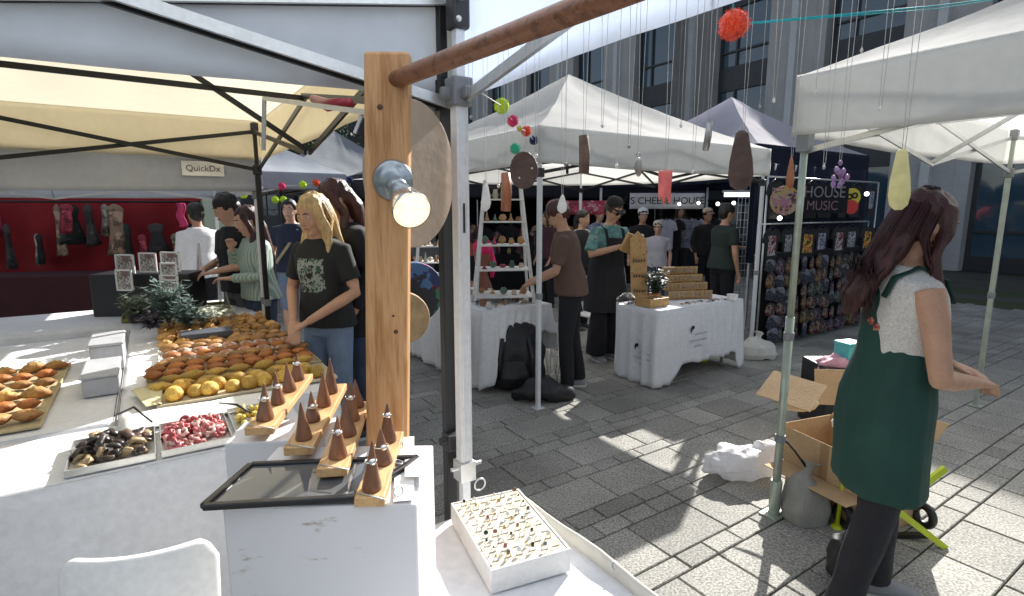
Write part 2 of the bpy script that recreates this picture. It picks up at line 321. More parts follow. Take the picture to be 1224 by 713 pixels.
# ------------------------------------------------------------------ market tents
def tent(label,cu,cv,roof,val,frame,legm,size=3.0,eave=2.28,hem=2.0,apex=3.15,legs=(1,1,1,1),trs=(1,1,1,1),over=.04,cols=None,vals=(1,1,1,1),group='pop up market tents',seed=0,z0=1.95,inner=True,slack=.02):
    """u,v of the near corner on the shared axes. sides: 0 near(v=0) 1 right(u=max) 2 far 3 left"""
    root=empty('market_tent',W(cu,cv,0),label,'tent',group,ROT)
    hs=size/2
    def rf(a,b):
        x=-over+(size+2*over)*a; y=-over+(size+2*over)*b
        r=max(abs(x-hs),abs(y-hs))/(hs+over); k=(1-r)
        z=eave+(apex-eave)*(.78*k+.22*k*k)-.05*math.sin(math.pi*min(1,k*1.1))*0
        q=min(abs(x-hs),abs(y-hs))/(hs+over)/(max(r,.02))
        z-=.06*(1-q*q)*math.sin(math.pi*min(1,k))
        z+=(.016*noise.noise(Vector((x*2.5+seed,y*2.5,0)))+.008*noise.noise(Vector((x*9+seed,y*2,2))))*min(1,k*5)
        return Vector((x,y,z))
    cm_=MB(); ctr=Vector((hs,hs,0)); cc=[Vector((-over,-over,0)),Vector((size+over,-over,0)),Vector((size+over,size+over,0)),Vector((-over,size+over,0))]
    for i in range(4):
        def pf_(a,b,i=i):
            p=cc[i].lerp(cc[(i+1)%4],a).lerp(ctr,b); return rf((p.x+over)/(size+2*over),(p.y+over)/(size+2*over))
        cm_.grid(pf_,28,18)
    cm_.build('canopy',roof,root,recalc=False)
    def side(i,t,d,off=0.0):
        lo,hi=-over-off,size+over+off
        p=[(lo+(hi-lo)*t,lo),(hi,lo+(hi-lo)*t),(hi-(hi-lo)*t,hi),(lo,hi-(hi-lo)*t)][i]
        return Vector((p[0],p[1],d))
    for i in range(4):
        if not vals[i]: continue
        def vf(a,b,i=i):
            z=eave+.004-(eave-hem)*b; p=side(i,a,z,.004)
            n=side(i,.5,0,1)-side(i,.5,0,0); n.normalize()
            w=noise.noise(Vector((a*7+seed+i*9,b*1.2,0)))*.022*b+noise.noise(Vector((a*26+seed,b*2,4)))*.006*b
            p+=n*w; p.z-=(slack[i] if isinstance(slack,tuple) else slack)*b*math.sin(math.pi*a)*(1+.5*noise.noise(Vector((a*4,seed,1))))
            return p
        MB().grid(vf,60,8).build('valance',val,root,solid=.002,recalc=False)
    cs=[(0,0),(size,0),(size,size),(0,size)]
    for i in range(4):
        if not legs[i]: continue
        x,y=cs[i]; m=MB()
        m.box((x,y,z0/2+.0),(.034,.034,z0)).box((x,y,(z0+eave)/2),(.026,.026,eave-z0-.03))
        lg=m.build('leg',legm,root,bevel=.003)
        f=MB(); f.box((x,y,.004),(.09,.09,.007)); f.build('foot_plate',legm,lg,bevel=.002)
        bm_=greyplastic if frame is not blackmetal else blackplastic
        MB().box((x,y,z0-.02),(.056,.056,.07)).build('bracket',bm_,lg,bevel=.006); MB().box((x,y,eave-.06),(.05,.05,.08)).build('bracket',bm_,lg,bevel=.006)
        k_=MB(); k_.cyl((x-.03,y,.95),(x+.03,y,.95),.008).box((x,y,.95),(.044,.044,.05)); k_.build('height_clip',greyplastic,lg,bevel=.003)
    for i in range(4):
        if not trs[i]: continue
        a=Vector((*cs[i],0)); b=Vector((*cs[(i+1)%4],0)); d=(b-a)/4
        m=MB(); zl,zh=z0-.02,eave-.08
        n=Vector((d.y,-d.x,0)).normalized()*.01
        for s in (0,2):
            q0=a+d*s; q1=a+d*(s+1); q2=a+d*(s+2)
            m.bar(q0+Vector((0,0,zl))+n,q2+Vector((0,0,zh+.0))*1+n,.012,.026) if False else None
            # scissor X over two quarter spans
            m.bar(q0+Vector((0,0,zh))+n,q2+Vector((0,0,zl if s==0 else zl))+n,.012,.026)
            m.bar(q0+Vector((0,0,zl))-n,q2+Vector((0,0,zh))-n,.012,.026)
        m.build('truss_bar',frame,root)
    if inner:
        m=MB(); c=Vector((hs,hs,0)); m.cyl(c+Vector((0,0,z0+.1)),c+Vector((0,0,apex-.03)),.016,n=8)
        for i in range(4):
            mid=(Vector((*cs[i],0))+Vector((*cs[(i+1)%4],0)))/2
            m.bar(mid+Vector((0,0,eave-.09)),c+Vector((0,0,z0+.25)),.012,.024); m.bar(mid+Vector((0,0,z0-.01)),c+Vector((0,0,apex-.25)),.012,.024)
        m.build('centre_frame',frame,root)
    return root
own=tent('white tent overhead whose silver corner leg stands behind the ring tray',-3,-3,our_tent,our_tent,steel,whitemetal,legs=(1,1,0,1),hem=1.955,seed=3,slack=(0,0,.035,0))
bak=tent('cream tent with black frame over the bread display',-3.02,.03,cream_tent,cream_tent,blackmetal,blackmetal,legs=(1,0,1,1),seed=11,slack=.0,vals=(0,1,1,1))
nxt=tent('grey white tent behind the cream one, with a small name sign on its valance',-3.02,3.16,grey_tent,grey_tent,steel,whitemetal,eave=2.06,hem=1.78,z0=1.78,apex=2.85,legs=(1,1,1,1),seed=20)
NB=Vector((.218,4.357,0))
def toUV(p): q=p-Vector((PX,PY,0)); return q.dot(UX),q.dot(VX)
nu,nv=toUV(NB)
mid=tent('bright white tent over the jewellery ladder and the wooden display table',nu,nv,white_tent,white_tent,blackmetal,whitemetal,seed=31,hem=2.0)
nav=tent('lilac roofed tent with navy valance over the printed clothes stall',nu+4.25,nv+.9,lilac_tent,navy_fab,blackmetal,whitemetal,seed=41,apex=3.5,legs=(1,1,1,1),eave=2.5,z0=2.15,hem=2.02)
qu,qv=toUV(Vector((1.434,2.747,0)))
rt=tent('white tent over the woman in the green pinafore and the cardboard boxes',qu,qv-3,white_tent,white_tent,steel,galv,seed=51,legs=(0,1,1,0))
# the front corner leg of that tent, thick and galvanised
def galv_leg():
    m=MB(); m.cyl((0,3,0),(0,3,1.1),.021).cyl((0,3,1.0),(0,3,2.24),.017)
    lg=m.build('leg',galv,rt)
    f=MB(); f.box((0,3,.005),(.13,.10,.01)).cyl((0,3,.0),(0,3,.20),.030); f.build('foot_plate',galv,lg,bevel=.002)
    MB().cyl((0,3,.42),(0,3,.46),.028).cyl((-.03,3,.44),(.045,3,.44),.007).build('height_clip',greyplastic,lg,bevel=.003)
    MB().cyl((0,3,.98),(0,3,1.02),.026).build('height_clip',greyplastic,lg,bevel=.003); MB().box((0,3,1.97),(.06,.06,.09)).build('bracket',greyplastic,lg,bevel=.004)
galv_leg()
# own tent: special front corner leg (seen close)
def close_leg():
    x,y=3.0,2.957
    m=MB(); m.box((x,y,1.42),(.036,.036,1.05)); 
    m.box((x,y,.45),(.026,.026,.9)); m.box((x,y,2.08),(.026,.026,.30))
    for q in(-.009,.009): m.box((x+q,y-.019,1.42),(.004,.004,1.05))
    lg=m.build('leg',whitemetal,own,bevel=.003)
    b=MB(); b.box((x,y,1.955),(.058,.058,.075)).box((x-.04,y,1.95),(.03,.02,.03)).box((x,y-.04,1.95),(.02,.03,.03)); b.build('bracket',mat('smoky_plastic',(.16,.17,.18),.3),lg,bevel=.006)
    b=MB(); b.box((x,y,2.20),(.05,.05,.18)); bb=b.build('bracket',blackplastic,lg,bevel=.008)
    for z in(2.13,2.25): MB().ell((x-.012,y-.028,z),(.008,.006,.008)).build('bolt',steel,bb)
    c=MB(); c.box((x,y,.885),(.05,.05,.06)).cyl((x-.05,y-.01,.90),(x+.05,y-.01,.90),.006).torus((x+.035,y-.03,.84),.018,.003,rot=Euler((R(90),0,0))); c.build('height_clip',steel,lg,bevel=.003)
    s=MB(); s.box((x+.0,y-.0185,1.62),(.006,.003,.07)).box((x+.0,y-.0185,1.66),(.005,.004,.01)); s.build('slot',blackplastic,lg)
    f=MB(); f.box((x,y,.005),(.09,.09,.008)); f.build('foot_plate',whitemetal,lg)
    # black neighbour leg of the bakery tent
    m=MB(); m.box((3.008,.0,1.0),(.032,.032,2.0)).box((3.008,.0,2.12),(.024,.024,.24)); l2=m.build('leg',blackmetal,bak,bevel=.003)
    k=MB(); k.box((3.008,-.02,.96),(.05,.05,.05)).cyl((2.96,-.03,.97),(3.015,-.03,.97),.012); k.build('height_clip',blackplastic,l2,bevel=.004)
close_leg()
# valance text on navy tent and a name sign on the grey tent
sg=empty('name_sign',W(-.36,3.095,1.93),'small white name sign pinned to the grey tent valance','sign',rz=ROT)
MB().box((0,-.0,0),(.26,.004,.10)).build('board',paper,sg)
text('QuickDx',.058,'lettering',mat('grey_ink',(.08,.08,.08),.6),sg,(0,-.004,0),(R(90),0,0))
# ------------------------------------------------------------------ people
def skinm(n,c): return mat('skin_'+n,c,.5,0,.08,14,.08,120,sss=.08,spec=.35)
SK=dict(fair=skinm('fair',(.60,.36,.26)),tan=skinm('tan',(.46,.26,.17)),warm=skinm('warm',(.52,.30,.20)),dark=skinm('deep',(.22,.11,.07)))
eye_w=mat('eye_white',(.6,.58,.55),.3); eye_d=mat('eye_dark',(.03,.02,.015),.2); lipm=mat('lips',(.42,.16,.14),.45)
def hairm(n,c,c2=None): return mat('hair_'+n,c,.42,0,.35,5,.6,28,stretch=(6,6,.6),spec=.5,fine=.3)
HB=hairm('blond',(.52,.36,.17)); HR=hairm('auburn',(.050,.013,.012)); HK=hairm('black',(.014,.011,.010)); HBr=hairm('brown',(.05,.028,.016))
def person(label,loc,face,h=1.70,lean=0,head=(0,0),arms=None,stance=None,skin='fair',top=None,bottom=None,hair=('short',HK),shoes=None,voxel=.012,group=None,build=1.0,extras=None,feet=True,name='person'):
    """local frame: x to the person's right, y forward. arms: ((elbow),(wrist)) for each side, in local metres at h=1.72"""
    root=empty(name,loc,label,'person',group,math.atan2(-face[0],face[1])); S=h/1.72; root.scale=(S,S,S)
    ca,sa=math.cos(lean),math.sin(lean)
    def B(x,y,z):      # bend everything above the hips forward
        p=Vector((x,y,z))
        if z>.94:
            k=min(1,(z-.94)/.22); a=lean*k; q=z-.94
            yy=y*math.cos(a)+q*math.sin(a); zz=.94-y*math.sin(a)+q*math.cos(a); p=Vector((x,yy,zz))
        return p
    def ring(x,y,z,rx,ry,n=18,ex=2.2):
        out=[]
        for k in range(n):
            t=2*math.pi*k/n; cx,sy=math.cos(t),math.sin(t)
            out.append(B(x+rx*abs(cx)**(2/ex)*(1 if cx>=0 else -1),y+ry*abs(sy)**(2/ex)*(1 if sy>=0 else -1),z))
        return out
    w=build
    TOR=[(0,-.005,.86,.145,.10),(0,-.01,.93,.165*w,.112),(0,0,1.00,.152*w,.10),(0,.005,1.08,.132*w,.092),(0,.005,1.18,.142*w,.102),(0,.004,1.28,.158*w,.112),(0,-.004,1.36,.168*w,.100),(0,-.01,1.41,.150*w,.082),(0,-.01,1.45,.085,.062),(0,-.005,1.48,.052,.055)]
    st=stance or ((-.10,0),(.10,.02))
    legs=[]
    for s,(fx,fy) in zip((-1,1),st):
        hip=Vector((s*.088*w,0,.90)); an=Vector((fx,fy-.03,.075)); kn=(hip+an)/2+Vector((s*.005,.03,.02))
        legs.append((hip,kn,an))
    A=arms or (((-.235,-.03,1.14),(-.24,.10,.90)),((.235,-.03,1.14),(.24,.10,.90)))
    sh=[B(-.175*w,-.005,1.385),B(.175*w,-.005,1.385)]
    armp=[(sh[i],Vector(A[i][0]),Vector(A[i][1])) for i in(0,1)]
    mb=MB()
    mb.rings([ring(*t) for t in TOR])
    mb.tube([B(0,-.008,1.44),B(0,0,1.50),B(0,.012,1.56)],[.056,.050,.052],12)
    for hip,kn,an in legs:
        mb.tube([hip+Vector((0,0,.03)),hip.lerp(kn,.5),kn,kn.lerp(an,.35),an],[.085*w,.072*w,.053,.052,.036],12)
        mb.tube([an+Vector((0,-.03,-.03)),an+Vector((0,.05,-.04)),an+Vector((0,.14,-.055))],[(.032,.03),(.042,.032),(.036,.016)],10,ref=(1,0,0))
    for i,(a,e,wr) in enumerate(armp):
        s=(-1,1)[i]
        mb.tube([a+Vector((-s*.02,0,.0)),a.lerp(e,.3),a.lerp(e,.8),e,e.lerp(wr,.3),wr],[.052,.046,.038,.037,.037,.024],12)
        d=(wr-e).normalized(); side=Vector((0,0,1)).cross(d); side=(side.normalized() if side.length>.1 else Vector((1,0,0)))*(-s)
        up=side.cross(d).normalized()
        pc=wr+d*.045
        mb.tube([wr,wr+d*.03,wr+d*.085],[(.024,.018),(.036,.017),(.038,.014)],10,ref=side)
        curl=-up if abs(up.z)<.5 else Vector((0,0,-1))*1
        for q,(off,ln) in enumerate(((-.028,.062),(-.010,.072),(.009,.068),(.027,.052))):
            b0=wr+d*.08+side*off; b1=b0+d*ln*.5+curl*.006; b2=b1+d*ln*.35+curl*.022; b3=b2+d*ln*.15+curl*.02
            mb.tube([b0,b1,b2,b3],[.0095,.009,.008,.006],8)
        t0=wr+d*.02-side*.026; mb.tube([t0,t0+d*.03-side*.018,t0+d*.055-side*.022],[.012,.010,.007],8)
    # head
    hc=B(0,.022,1.612); HM=Matrix.Translation(hc)@Matrix.Rotation(head[0],4,'Z')@Matrix.Rotation(-head[1]-lean*.55,4,'X'); mb.M=HM
    hp=[(.044,-.118,.020,.018),(.036,-.108,.034,.036),(.026,-.085,.046,.052),(.014,-.05,.060,.074),(.006,-.01,.068,.088),(0,.03,.073,.095),(-.002,.065,.070,.090),(-.006,.095,.052,.068),(-.008,.112,.026,.034)]
    mb.rings([[Vector((rx*math.cos(2*math.pi*k/20),y+ry*math.sin(2*math.pi*k/20),z)) for k in range(20)] for y,z,rx,ry in hp])
    mb.tube([(0,.086,.025),(0,.104,-.012),(0,.108,-.026)],[.008,.012,.011],8); mb.ell((0,.098,-.03),(.016,.014,.008),8,6)
    for s in(-1,1): mb.ell((s*.071,-.004,-.008),(.009,.018,.032),8,6); mb.ell((s*.034,.070,-.035),(.022,.018,.02),8,6)
    mb.ell((0,.086,-.062),(.026,.014,.014),8,6); mb.ell((0,.072,-.10),(.02,.02,.016),8,6)
    me=remesh(mb,voxel,2)
    # eyes, brows and lips belong to the same body mesh
    x=MB(); x.M=HM
    for s in(-1,1):
        x.ell((s*.032,.083,.012),(.012,.010,.0042),10,6,mi=1); x.ell((s*.032,.0895,.012),(.0055,.005,.0040),8,6,mi=2)
        x.tube([(s*.016,.094,.032),(s*.032,.094,.037),(s*.050,.080,.031)],[.003,.0042,.002],6,mi=2)
    x.tube([(-.022,.090,-.062),(0,.1005,-.058),(.022,.090,-.062)],[.004,.0065,.004],8,mi=3)
    bm=bmesh.new(); bm.from_mesh(me); t=x.mesh(); bm.from_mesh(t); bm.to_mesh(me); bm.free()
    body=link(me,'body',[SK[skin],eye_w,eye_d,lipm],root)
    vx=max(voxel,.010)
    # ---- clothing
    if top:
        c=MB(); m_=top['mat']; hem=top.get('hem',.90); g=top.get('fit',.014)
        rs=[]
        zs=[hem]+[t[2] for t in TOR if hem+.03<t[2]<1.44]+[1.445,1.462]
        def at_z(z):
            for a,b in zip(TOR,TOR[1:]):
                if a[2]<=z<=b[2]:
                    k=(z-a[2])/(b[2]-a[2]); return [a[q]+(b[q]-a[q])*k for q in range(5)]
            return list(TOR[0])
        for z in zs:
            t=at_z(max(z,.87)); f=g*(1.9 if z<1.15 else 1.0); rs.append(ring(t[0],t[1],z,max(t[3]+f,.155*w if z<1.2 else 0),t[4]+f,20,2.3))
        c.rings(rs)
        sl=top.get('sleeve',.6)
        for i,(a,e,wr) in enumerate(armp):
            s=(-1,1)[i]
            if sl<=0: continue
            if sl<=1: end=a.lerp(e,sl); c.tube([a+Vector((-s*.05,0,.0)),a+Vector((0,0,-.0)),a.lerp(end,.5),end],[.062,.064,.060,.060+top.get('flare',0)],14)
            else:
                k=sl-1; c.tube([a+Vector((-s*.05,0,0)),a,a.lerp(e,.5),e,e.lerp(wr,k*.5),e.lerp(wr,k)],[.062,.062,.054,.050,.047,.040],14)
        me=remesh(c,vx,2,.007,(14,14,5),rnd.random()*9); so=link(me,top.get('name','shirt'),m_,root)
    if bottom:
        c=MB(); ln=bottom.get('len',1.0); wd=bottom.get('wide',0.0)
        c.rings([ring(0,-.006,.84,.158*w,.112),ring(0,-.01,.93,.172*w,.122),ring(0,-.002,1.0,.160*w,.112),ring(0,0,1.035,.15*w,.104)])
        for hip,kn,an in legs:
            pts=[hip+Vector((0,0,.03)),hip.lerp(kn,.5),kn,kn.lerp(an,.5),an+Vector((0,0,.0))]; rr=[.104*w,.090*w,.070+wd*.4,.066+wd*.8,.062+wd]
            if ln<1:
                n_=2 if ln<=.5 else 3; pts=pts[:n_]+[hip.lerp(an,ln)]; rr=rr[:n_]+[rr[n_-1]+.004]
            c.tube(pts,rr,14)
        me=remesh(c,vx,2,.006,(12,12,7),rnd.random()*9); link(me,bottom.get('name','trousers'),bottom['mat'],root)
        if bottom.get('wide',0)>.06: pass
    for hip,kn,an in legs:
        if not feet: break
        f=MB(); f.tube([an+Vector((0,-.055,-.035)),an+Vector((0,-.02,-.03)),an+Vector((0,.06,-.036)),an+Vector((0,.14,-.048)),an+Vector((0,.175,-.055))],[(.030,.026),(.038,.042),(.044,.038),(.042,.026),(.026,.014)],12,ref=(1,0,0))
        so=f.build('shoe',shoes or mat('dark_shoe',(.03,.03,.035),.5),root)
        q=MB(); q.prism([(an.x+.046*math.sin(t)*1.0,an.y+.055+.122*math.cos(t)) for t in [k*math.pi/8 for k in range(16)]],.002,.022); q.build('sole',mat('shoe_sole',(.55,.54,.5),.7),so)
    # ---- hair
    style,hm=hair[:2]; up_=hair[2] if len(hair)>2 else 0
    def H(x,y,z): return HM@Vector((x,y,z))
    if style!='bald':
        c=MB(); c.M=HM
        c.ell((0,-.012,.046),(.087,.101,.090),16,12,jit=.05,seed=rnd.random()*20)
        c.ell((0,-.045,.0),(.076,.070,.085),14,10)
        if style=='long':
            c.M=Matrix.Identity(4)
            bk=[H(0,-.06,.0),H(0,-.075,-.09),B(0,-.10-up_*.3,1.40+up_*.3),B(0,-.125-up_*.5,1.26+up_*.7),B(0,-.125-up_*.6,1.16+up_)]
            c.tube(bk,[(.080,.05),(.082,.05),(.10,.042),(.085,.034),(.045,.018)],14,ref=(1,0,0))
            for s in(-1,1):
                c.tube([H(s*.06,.02,.07),H(s*.082,.03,-.02),H(s*.080,.02,-.11),B(s*.10,.05,1.38),B(s*.10,.085,1.24)],[(.03,.03),(.022,.035),(.022,.038),(.028,.024),(.014,.012)],10,ref=(0,1,0))
        elif style=='bun': c.ell((0,-.07,.11),(.042,.042,.04),12,8)
        elif style=='tail':
            c.M=Matrix.Identity(4); c.tube([H(0,-.10,.04),H(0,-.15,0),H(0,-.155,-.10),H(0,-.13,-.20)],[.03,.036,.03,.012],10)
        me=remesh(c,max(.007,voxel*.8),1,.010,(30,30,6),rnd.random()*9); ho=link(me,'hair',hm,root)
        if style=='long' and voxel<.009:
            q=MB()
            for k in range(340):
                a=rnd.uniform(-2.6,-.5) if k%3 else rnd.choice([-.25,math.pi+.25])+rnd.uniform(-.3,.3); ca_,sa_=math.cos(a),math.sin(a); r_=rnd.uniform(.99,1.08)
                p=[H(ca_*.03,-.02+sa_*.03,.128*r_),H(ca_*.08*r_,-.018+sa_*.09*r_,.06),H(ca_*.088*r_,-.03+sa_*.10*r_,-.05)]
                x1=ca_*.09*rnd.uniform(.8,1.25); ln=rnd.uniform(1.14,1.32)+up_*.9; yb=-.09-up_*.35+sa_*.05*rnd.uniform(.6,1.2) if sa_<-.35 else .03
                p+=[B(x1,yb,1.42),B(x1*1.1+rnd.uniform(-.02,.02),yb-.015+rnd.uniform(-.02,.015),ln+.08),B(x1*1.05+rnd.uniform(-.03,.03),yb+rnd.uniform(-.03,.02),ln)]
                q.tube(p,[.001,.0019,.002,.002,.0014,.0006],3)
            q.build('loose_strands',hm,ho)
    if extras: extras(root,B,H,HM,ring,armp,legs,vx)
    return root
def cap(root,HM,m,brim=True):
    c=MB(); c.M=HM; c.lathe([(.088,.045),(.090,.075),(.080,.115),(.05,.138),(.01,.146)],(0,-.012,0),18)
    if brim: c.grid(lambda a,b:Vector(((a-.5)*.15,.065+.085*b*math.cos((a-.5)*2.4),.052-.012*b)),8,4)
    c.build('cap',m,root)
def glasses(root,HM):
    c=MB(); c.M=HM
    for s in(-1,1): c.ell((s*.034,.104,.010),(.026,.006,.018),12,6); c.tube([(s*.055,.10,.014),(s*.078,.04,.012),(s*.078,-.01,.008)],.003,6)
    c.bar((-.012,.106,.014),(.012,.106,.014),.004); c.build('sunglasses',mat('dark_lens',(.01,.01,.01),.08),root)
def strap(root,ring,B,m,x0=-.13,x1=.15,w=.018,name='shoulder_strap'):
    c=MB(); pts=[B(x0*.6,-.03,1.47),B(x0*.7,.085,1.40),B((x0+x1)/2-.01,.142,1.22),B(x1,.13,1.02),B(x1+.02,.0,.95)]
    c.tube(pts,[(w,.003)]*5,6,ref=(1,0,0)); c.build(name,m,root)
# ------------------------------------------------------------------ tables and cloths
def table(label,org,su,sv,z,group='stall tables'):
    t=empty('folding_table',org,label,'table',group,ROT)
    MB().box((su/2,sv/2,z-.02),(su-.02,sv-.02,.036)).build('table_top',greyplastic,t,bevel=.004)
    for x in(.08,su-.08):
        for y in(.08,sv-.08): MB().cyl((x,y,0),(x,y,z-.04),.014,n=8).build('leg',greyplastic,t)
    return t
def tcloth(label,org,su,sv,z,hems,mt,group=None,amp=.018,freq=7,seed=0,top_fn=None,extra=None):
    """hems: bottom height of the skirt on sides near,right,far,left (None = short)"""
    n=[max(8,int(L_/.02)) for L_ in (su,sv,su,sv)]; mb=MB(); pts=[]; nor=[]; sid=[]
    cs=[(0,0),(su,0),(su,sv),(0,sv)]; ns=[(0,-1),(1,0),(0,1),(-1,0)]
    for i in range(4):
        a,b=cs[i],cs[(i+1)%4]
        for k in range(n[i]):
            t=k/n[i]; pts.append((a[0]+(b[0]-a[0])*t,a[1]+(b[1]-a[1])*t)); sid.append((i,t))
            e=.04/max(.1,(su,sv,su,sv)[i]); nx,ny=ns[i]
            if t<e: px_,py_=ns[i-1]; w=.5+.5*t/e; nx,ny=nx*w+px_*(1-w),ny*w+py_*(1-w)
            if t>1-e: px_,py_=ns[(i+1)%4]; w=.5+.5*(1-t)/e; nx,ny=nx*w+px_*(1-w),ny*w+py_*(1-w)
            l=math.hypot(nx,ny); nor.append((nx/l,ny/l))
    N=len(pts); per=2*(su+sv); rows=[]; NR=16
    for j in range(NR+1):
        b=j/NR; row=[]; acc=0
        for k in range(N):
            x,y=pts[k]; i,t=sid[k]; s=k/N*per; h=hems[i]
            if callable(h): h=h(t)
            # blend hems at the corners
            d=(z-h)*b; q=1-math.exp(-d*9)
            sw=math.sin(s*freq*2.1+5*noise.noise(Vector((s*1.6,seed,b*.3)))); f=noise.noise(Vector((s*freq*.35+seed,b*.6,seed)))*1.3+1.1*(1-2*abs(sw))*(.5+.8*noise.noise(Vector((s*2.2,seed,3))))
            f2=noise.noise(Vector((s*freq*1.6+seed,b*1.4,5)))*.35
            o=.004+q*(amp*(.8+f+f2)+.010*b)
            row.append(Vector((x+nor[k][0]*o,y+nor[k][1]*o,z-d-(.006*(1-math.exp(-b*60))))))
        rows.append(row)
    mb.rings(rows,cap=False)
    # top
    def tp(a,b):
        x=su*a; y=sv*b; e=min(a,1-a,b,1-b)
        zz=z+(.003*noise.noise(Vector((x*6,y*6,seed)))+.002*noise.noise(Vector((x*17,y*17,seed))))*min(1,e*12)
        return Vector((x,y,zz))
    mb.grid(tp,max(8,int(su/.03)),max(8,int(sv/.03)))
    o=mb.build('tablecloth',mt,None,recalc=False,solid=.0015); o.location=org; o.rotation_euler=(0,0,ROT)
    tag(o,label,'tablecloth',group)
    return o
# own table
table('folding table under the ring tray and the cone display',W(-.62,-1.9),.74,1.76,.795)
tcloth('white cloth over the near table under the ring tray',W(-.62,-1.9),.745,1.765,.80,(.05,.55,.10,.10),cloth_white,seed=4,amp=.012,group='white stall cloths')
ed=MB(); pts=[W(.115+.006*math.sin(v*9),v,.812+.003*math.sin(v*23)) for v in [-.15-.07*k for k in range(24)]]
ed.tube(pts,[(.024,.010)]*24,12,ref=(0,0,1),flat=1); e_=ed.build('rolled_banner',fabric('banner_vinyl',(.60,.58,.52),.1,.2),None)
tag(e_,'rolled off white vinyl strip along the aisle edge of the near table','banner')
tag(MB().torus(atz(735,677,.826),.010,.0024,18,6,rot=Euler((.9,.2,.3))).build('ring',steel,None),'single silver ring lying on the rolled vinyl strip','ring')
pc=atz(629,611,.83); c=MB(); c.grid(lambda a,b:Vector((.05*a-.02*b,-.035*a-.02*b,.028*(1-b)*(1-.6*a)+.001*b)),3,3); o=c.build('price_card',paper,None,solid=.0006); o.location=pc-Vector((0,0,.01)); tag(o,'folded white price card beside the ring tray corner','card')
# ring tray
def ring_tray():
    z=.805; a=atz(587,711,z); b=atz(682,683,z); c=atz(503,630,z)
    ex=(b-a); ey=(c-a); lx,ly=ex.length,ey.length; ex.normalize(); ey.normalize()
    # keep it square
    ey=(ey-ex*ey.dot(ex)).normalized(); M=Matrix((ex,ey,Vector((0,0,1)))).transposed().to_4x4(); M.translation=a
    rz=math.atan2(ex.y,ex.x); ly=ly*.93
    t=empty('ring_tray',a,'shallow white box with a cream foam pad full of rings','tray',rz=rz)
    h=.058; w=.006; m=MB()
    m.box((lx/2,w/2,h/2),(lx,w,h)).box((lx/2,ly-w/2,h/2),(lx,w,h)).box((w/2,ly/2,h/2),(w,ly-2*w,h)).box((lx-w/2,ly/2,h/2),(w,ly-2*w,h)).box((lx/2,ly/2,.004),(lx-2*w,ly-2*w,.006))
    m.build('box',mat('white_box_board',(.66,.65,.63),.6,0,.06,9),t,bevel=.0015)
    fo=mat('cream_foam',(.66,.61,.49),.9,0,.05,20,.2,200)
    f=MB(); f.grid(lambda p,q:Vector((.008+(lx-.016)*p,.008+(ly-.016)*q,h-.002+.0012*noise.noise(Vector((p*9,q*9,0))))),30,30); fo_=f.build('foam_pad',fo,t,recalc=False)
    sl=MB()
    rows=9; cols=6
    ringm=[mat('worn_silver',(.45,.45,.44),.3,1),mat('brass_gold',(.60,.40,.14),.3,1),mat('dark_silver',(.2,.2,.2),.35,1)]
    stones=[mat('stone_black',(.01,.01,.012),.12),mat('stone_amber',(.45,.25,.06),.15),mat('stone_pale',(.6,.62,.6),.15),mat('stone_red',(.26,.09,.07),.2),mat('stone_green',(.10,.13,.10),.2),mat('stone_brown',(.15,.09,.05),.3)]
    protos=[]
    for r_ in range(rows):
        for c_ in range(cols):
            x=.028+(lx-.056)*c_/(cols-1)+rnd.uniform(-.004,.004); y=.028+(ly-.056)*r_/(rows-1)+rnd.uniform(-.004,.004)
            sl.box((x,y,h-.0005),(.018,.0025,.0016))
            if rnd.random()<.05: continue
            p=M@Vector((x,y,h)); big=rnd.random()
            k=(rnd.randrange(3) if big>.35 else 0, rnd.choice([None,None,2,2,0,1,3,4,5]) )
            g=MB(); rr=rnd.uniform(.0066,.0085); g.torus((0,0,rr*.45),rr,.0008,16,6,rot=Euler((R(90),0,0)),flat=1.6)
            root=g.build('ring',ringm[k[0]],None); root.location=p; root.rotation_euler=(rnd.uniform(-.15,.15),rnd.uniform(-.15,.15),rz+rnd.uniform(-.4,.4))
            tag(root,'small ring slotted upright in the cream foam pad','ring','rings in the cream foam pad')
            if k[1] is not None:
                s=rnd.uniform(.003,.0075); MB().ell((0,0,rr*1.45+.002),(s*rnd.uniform(.6,1),s*.6,s),8,6).build('stone',stones[k[1]],root)
    sl.build('slots',mat('foam_slot',(.50,.46,.37),.9),fo_)
ring_tray()
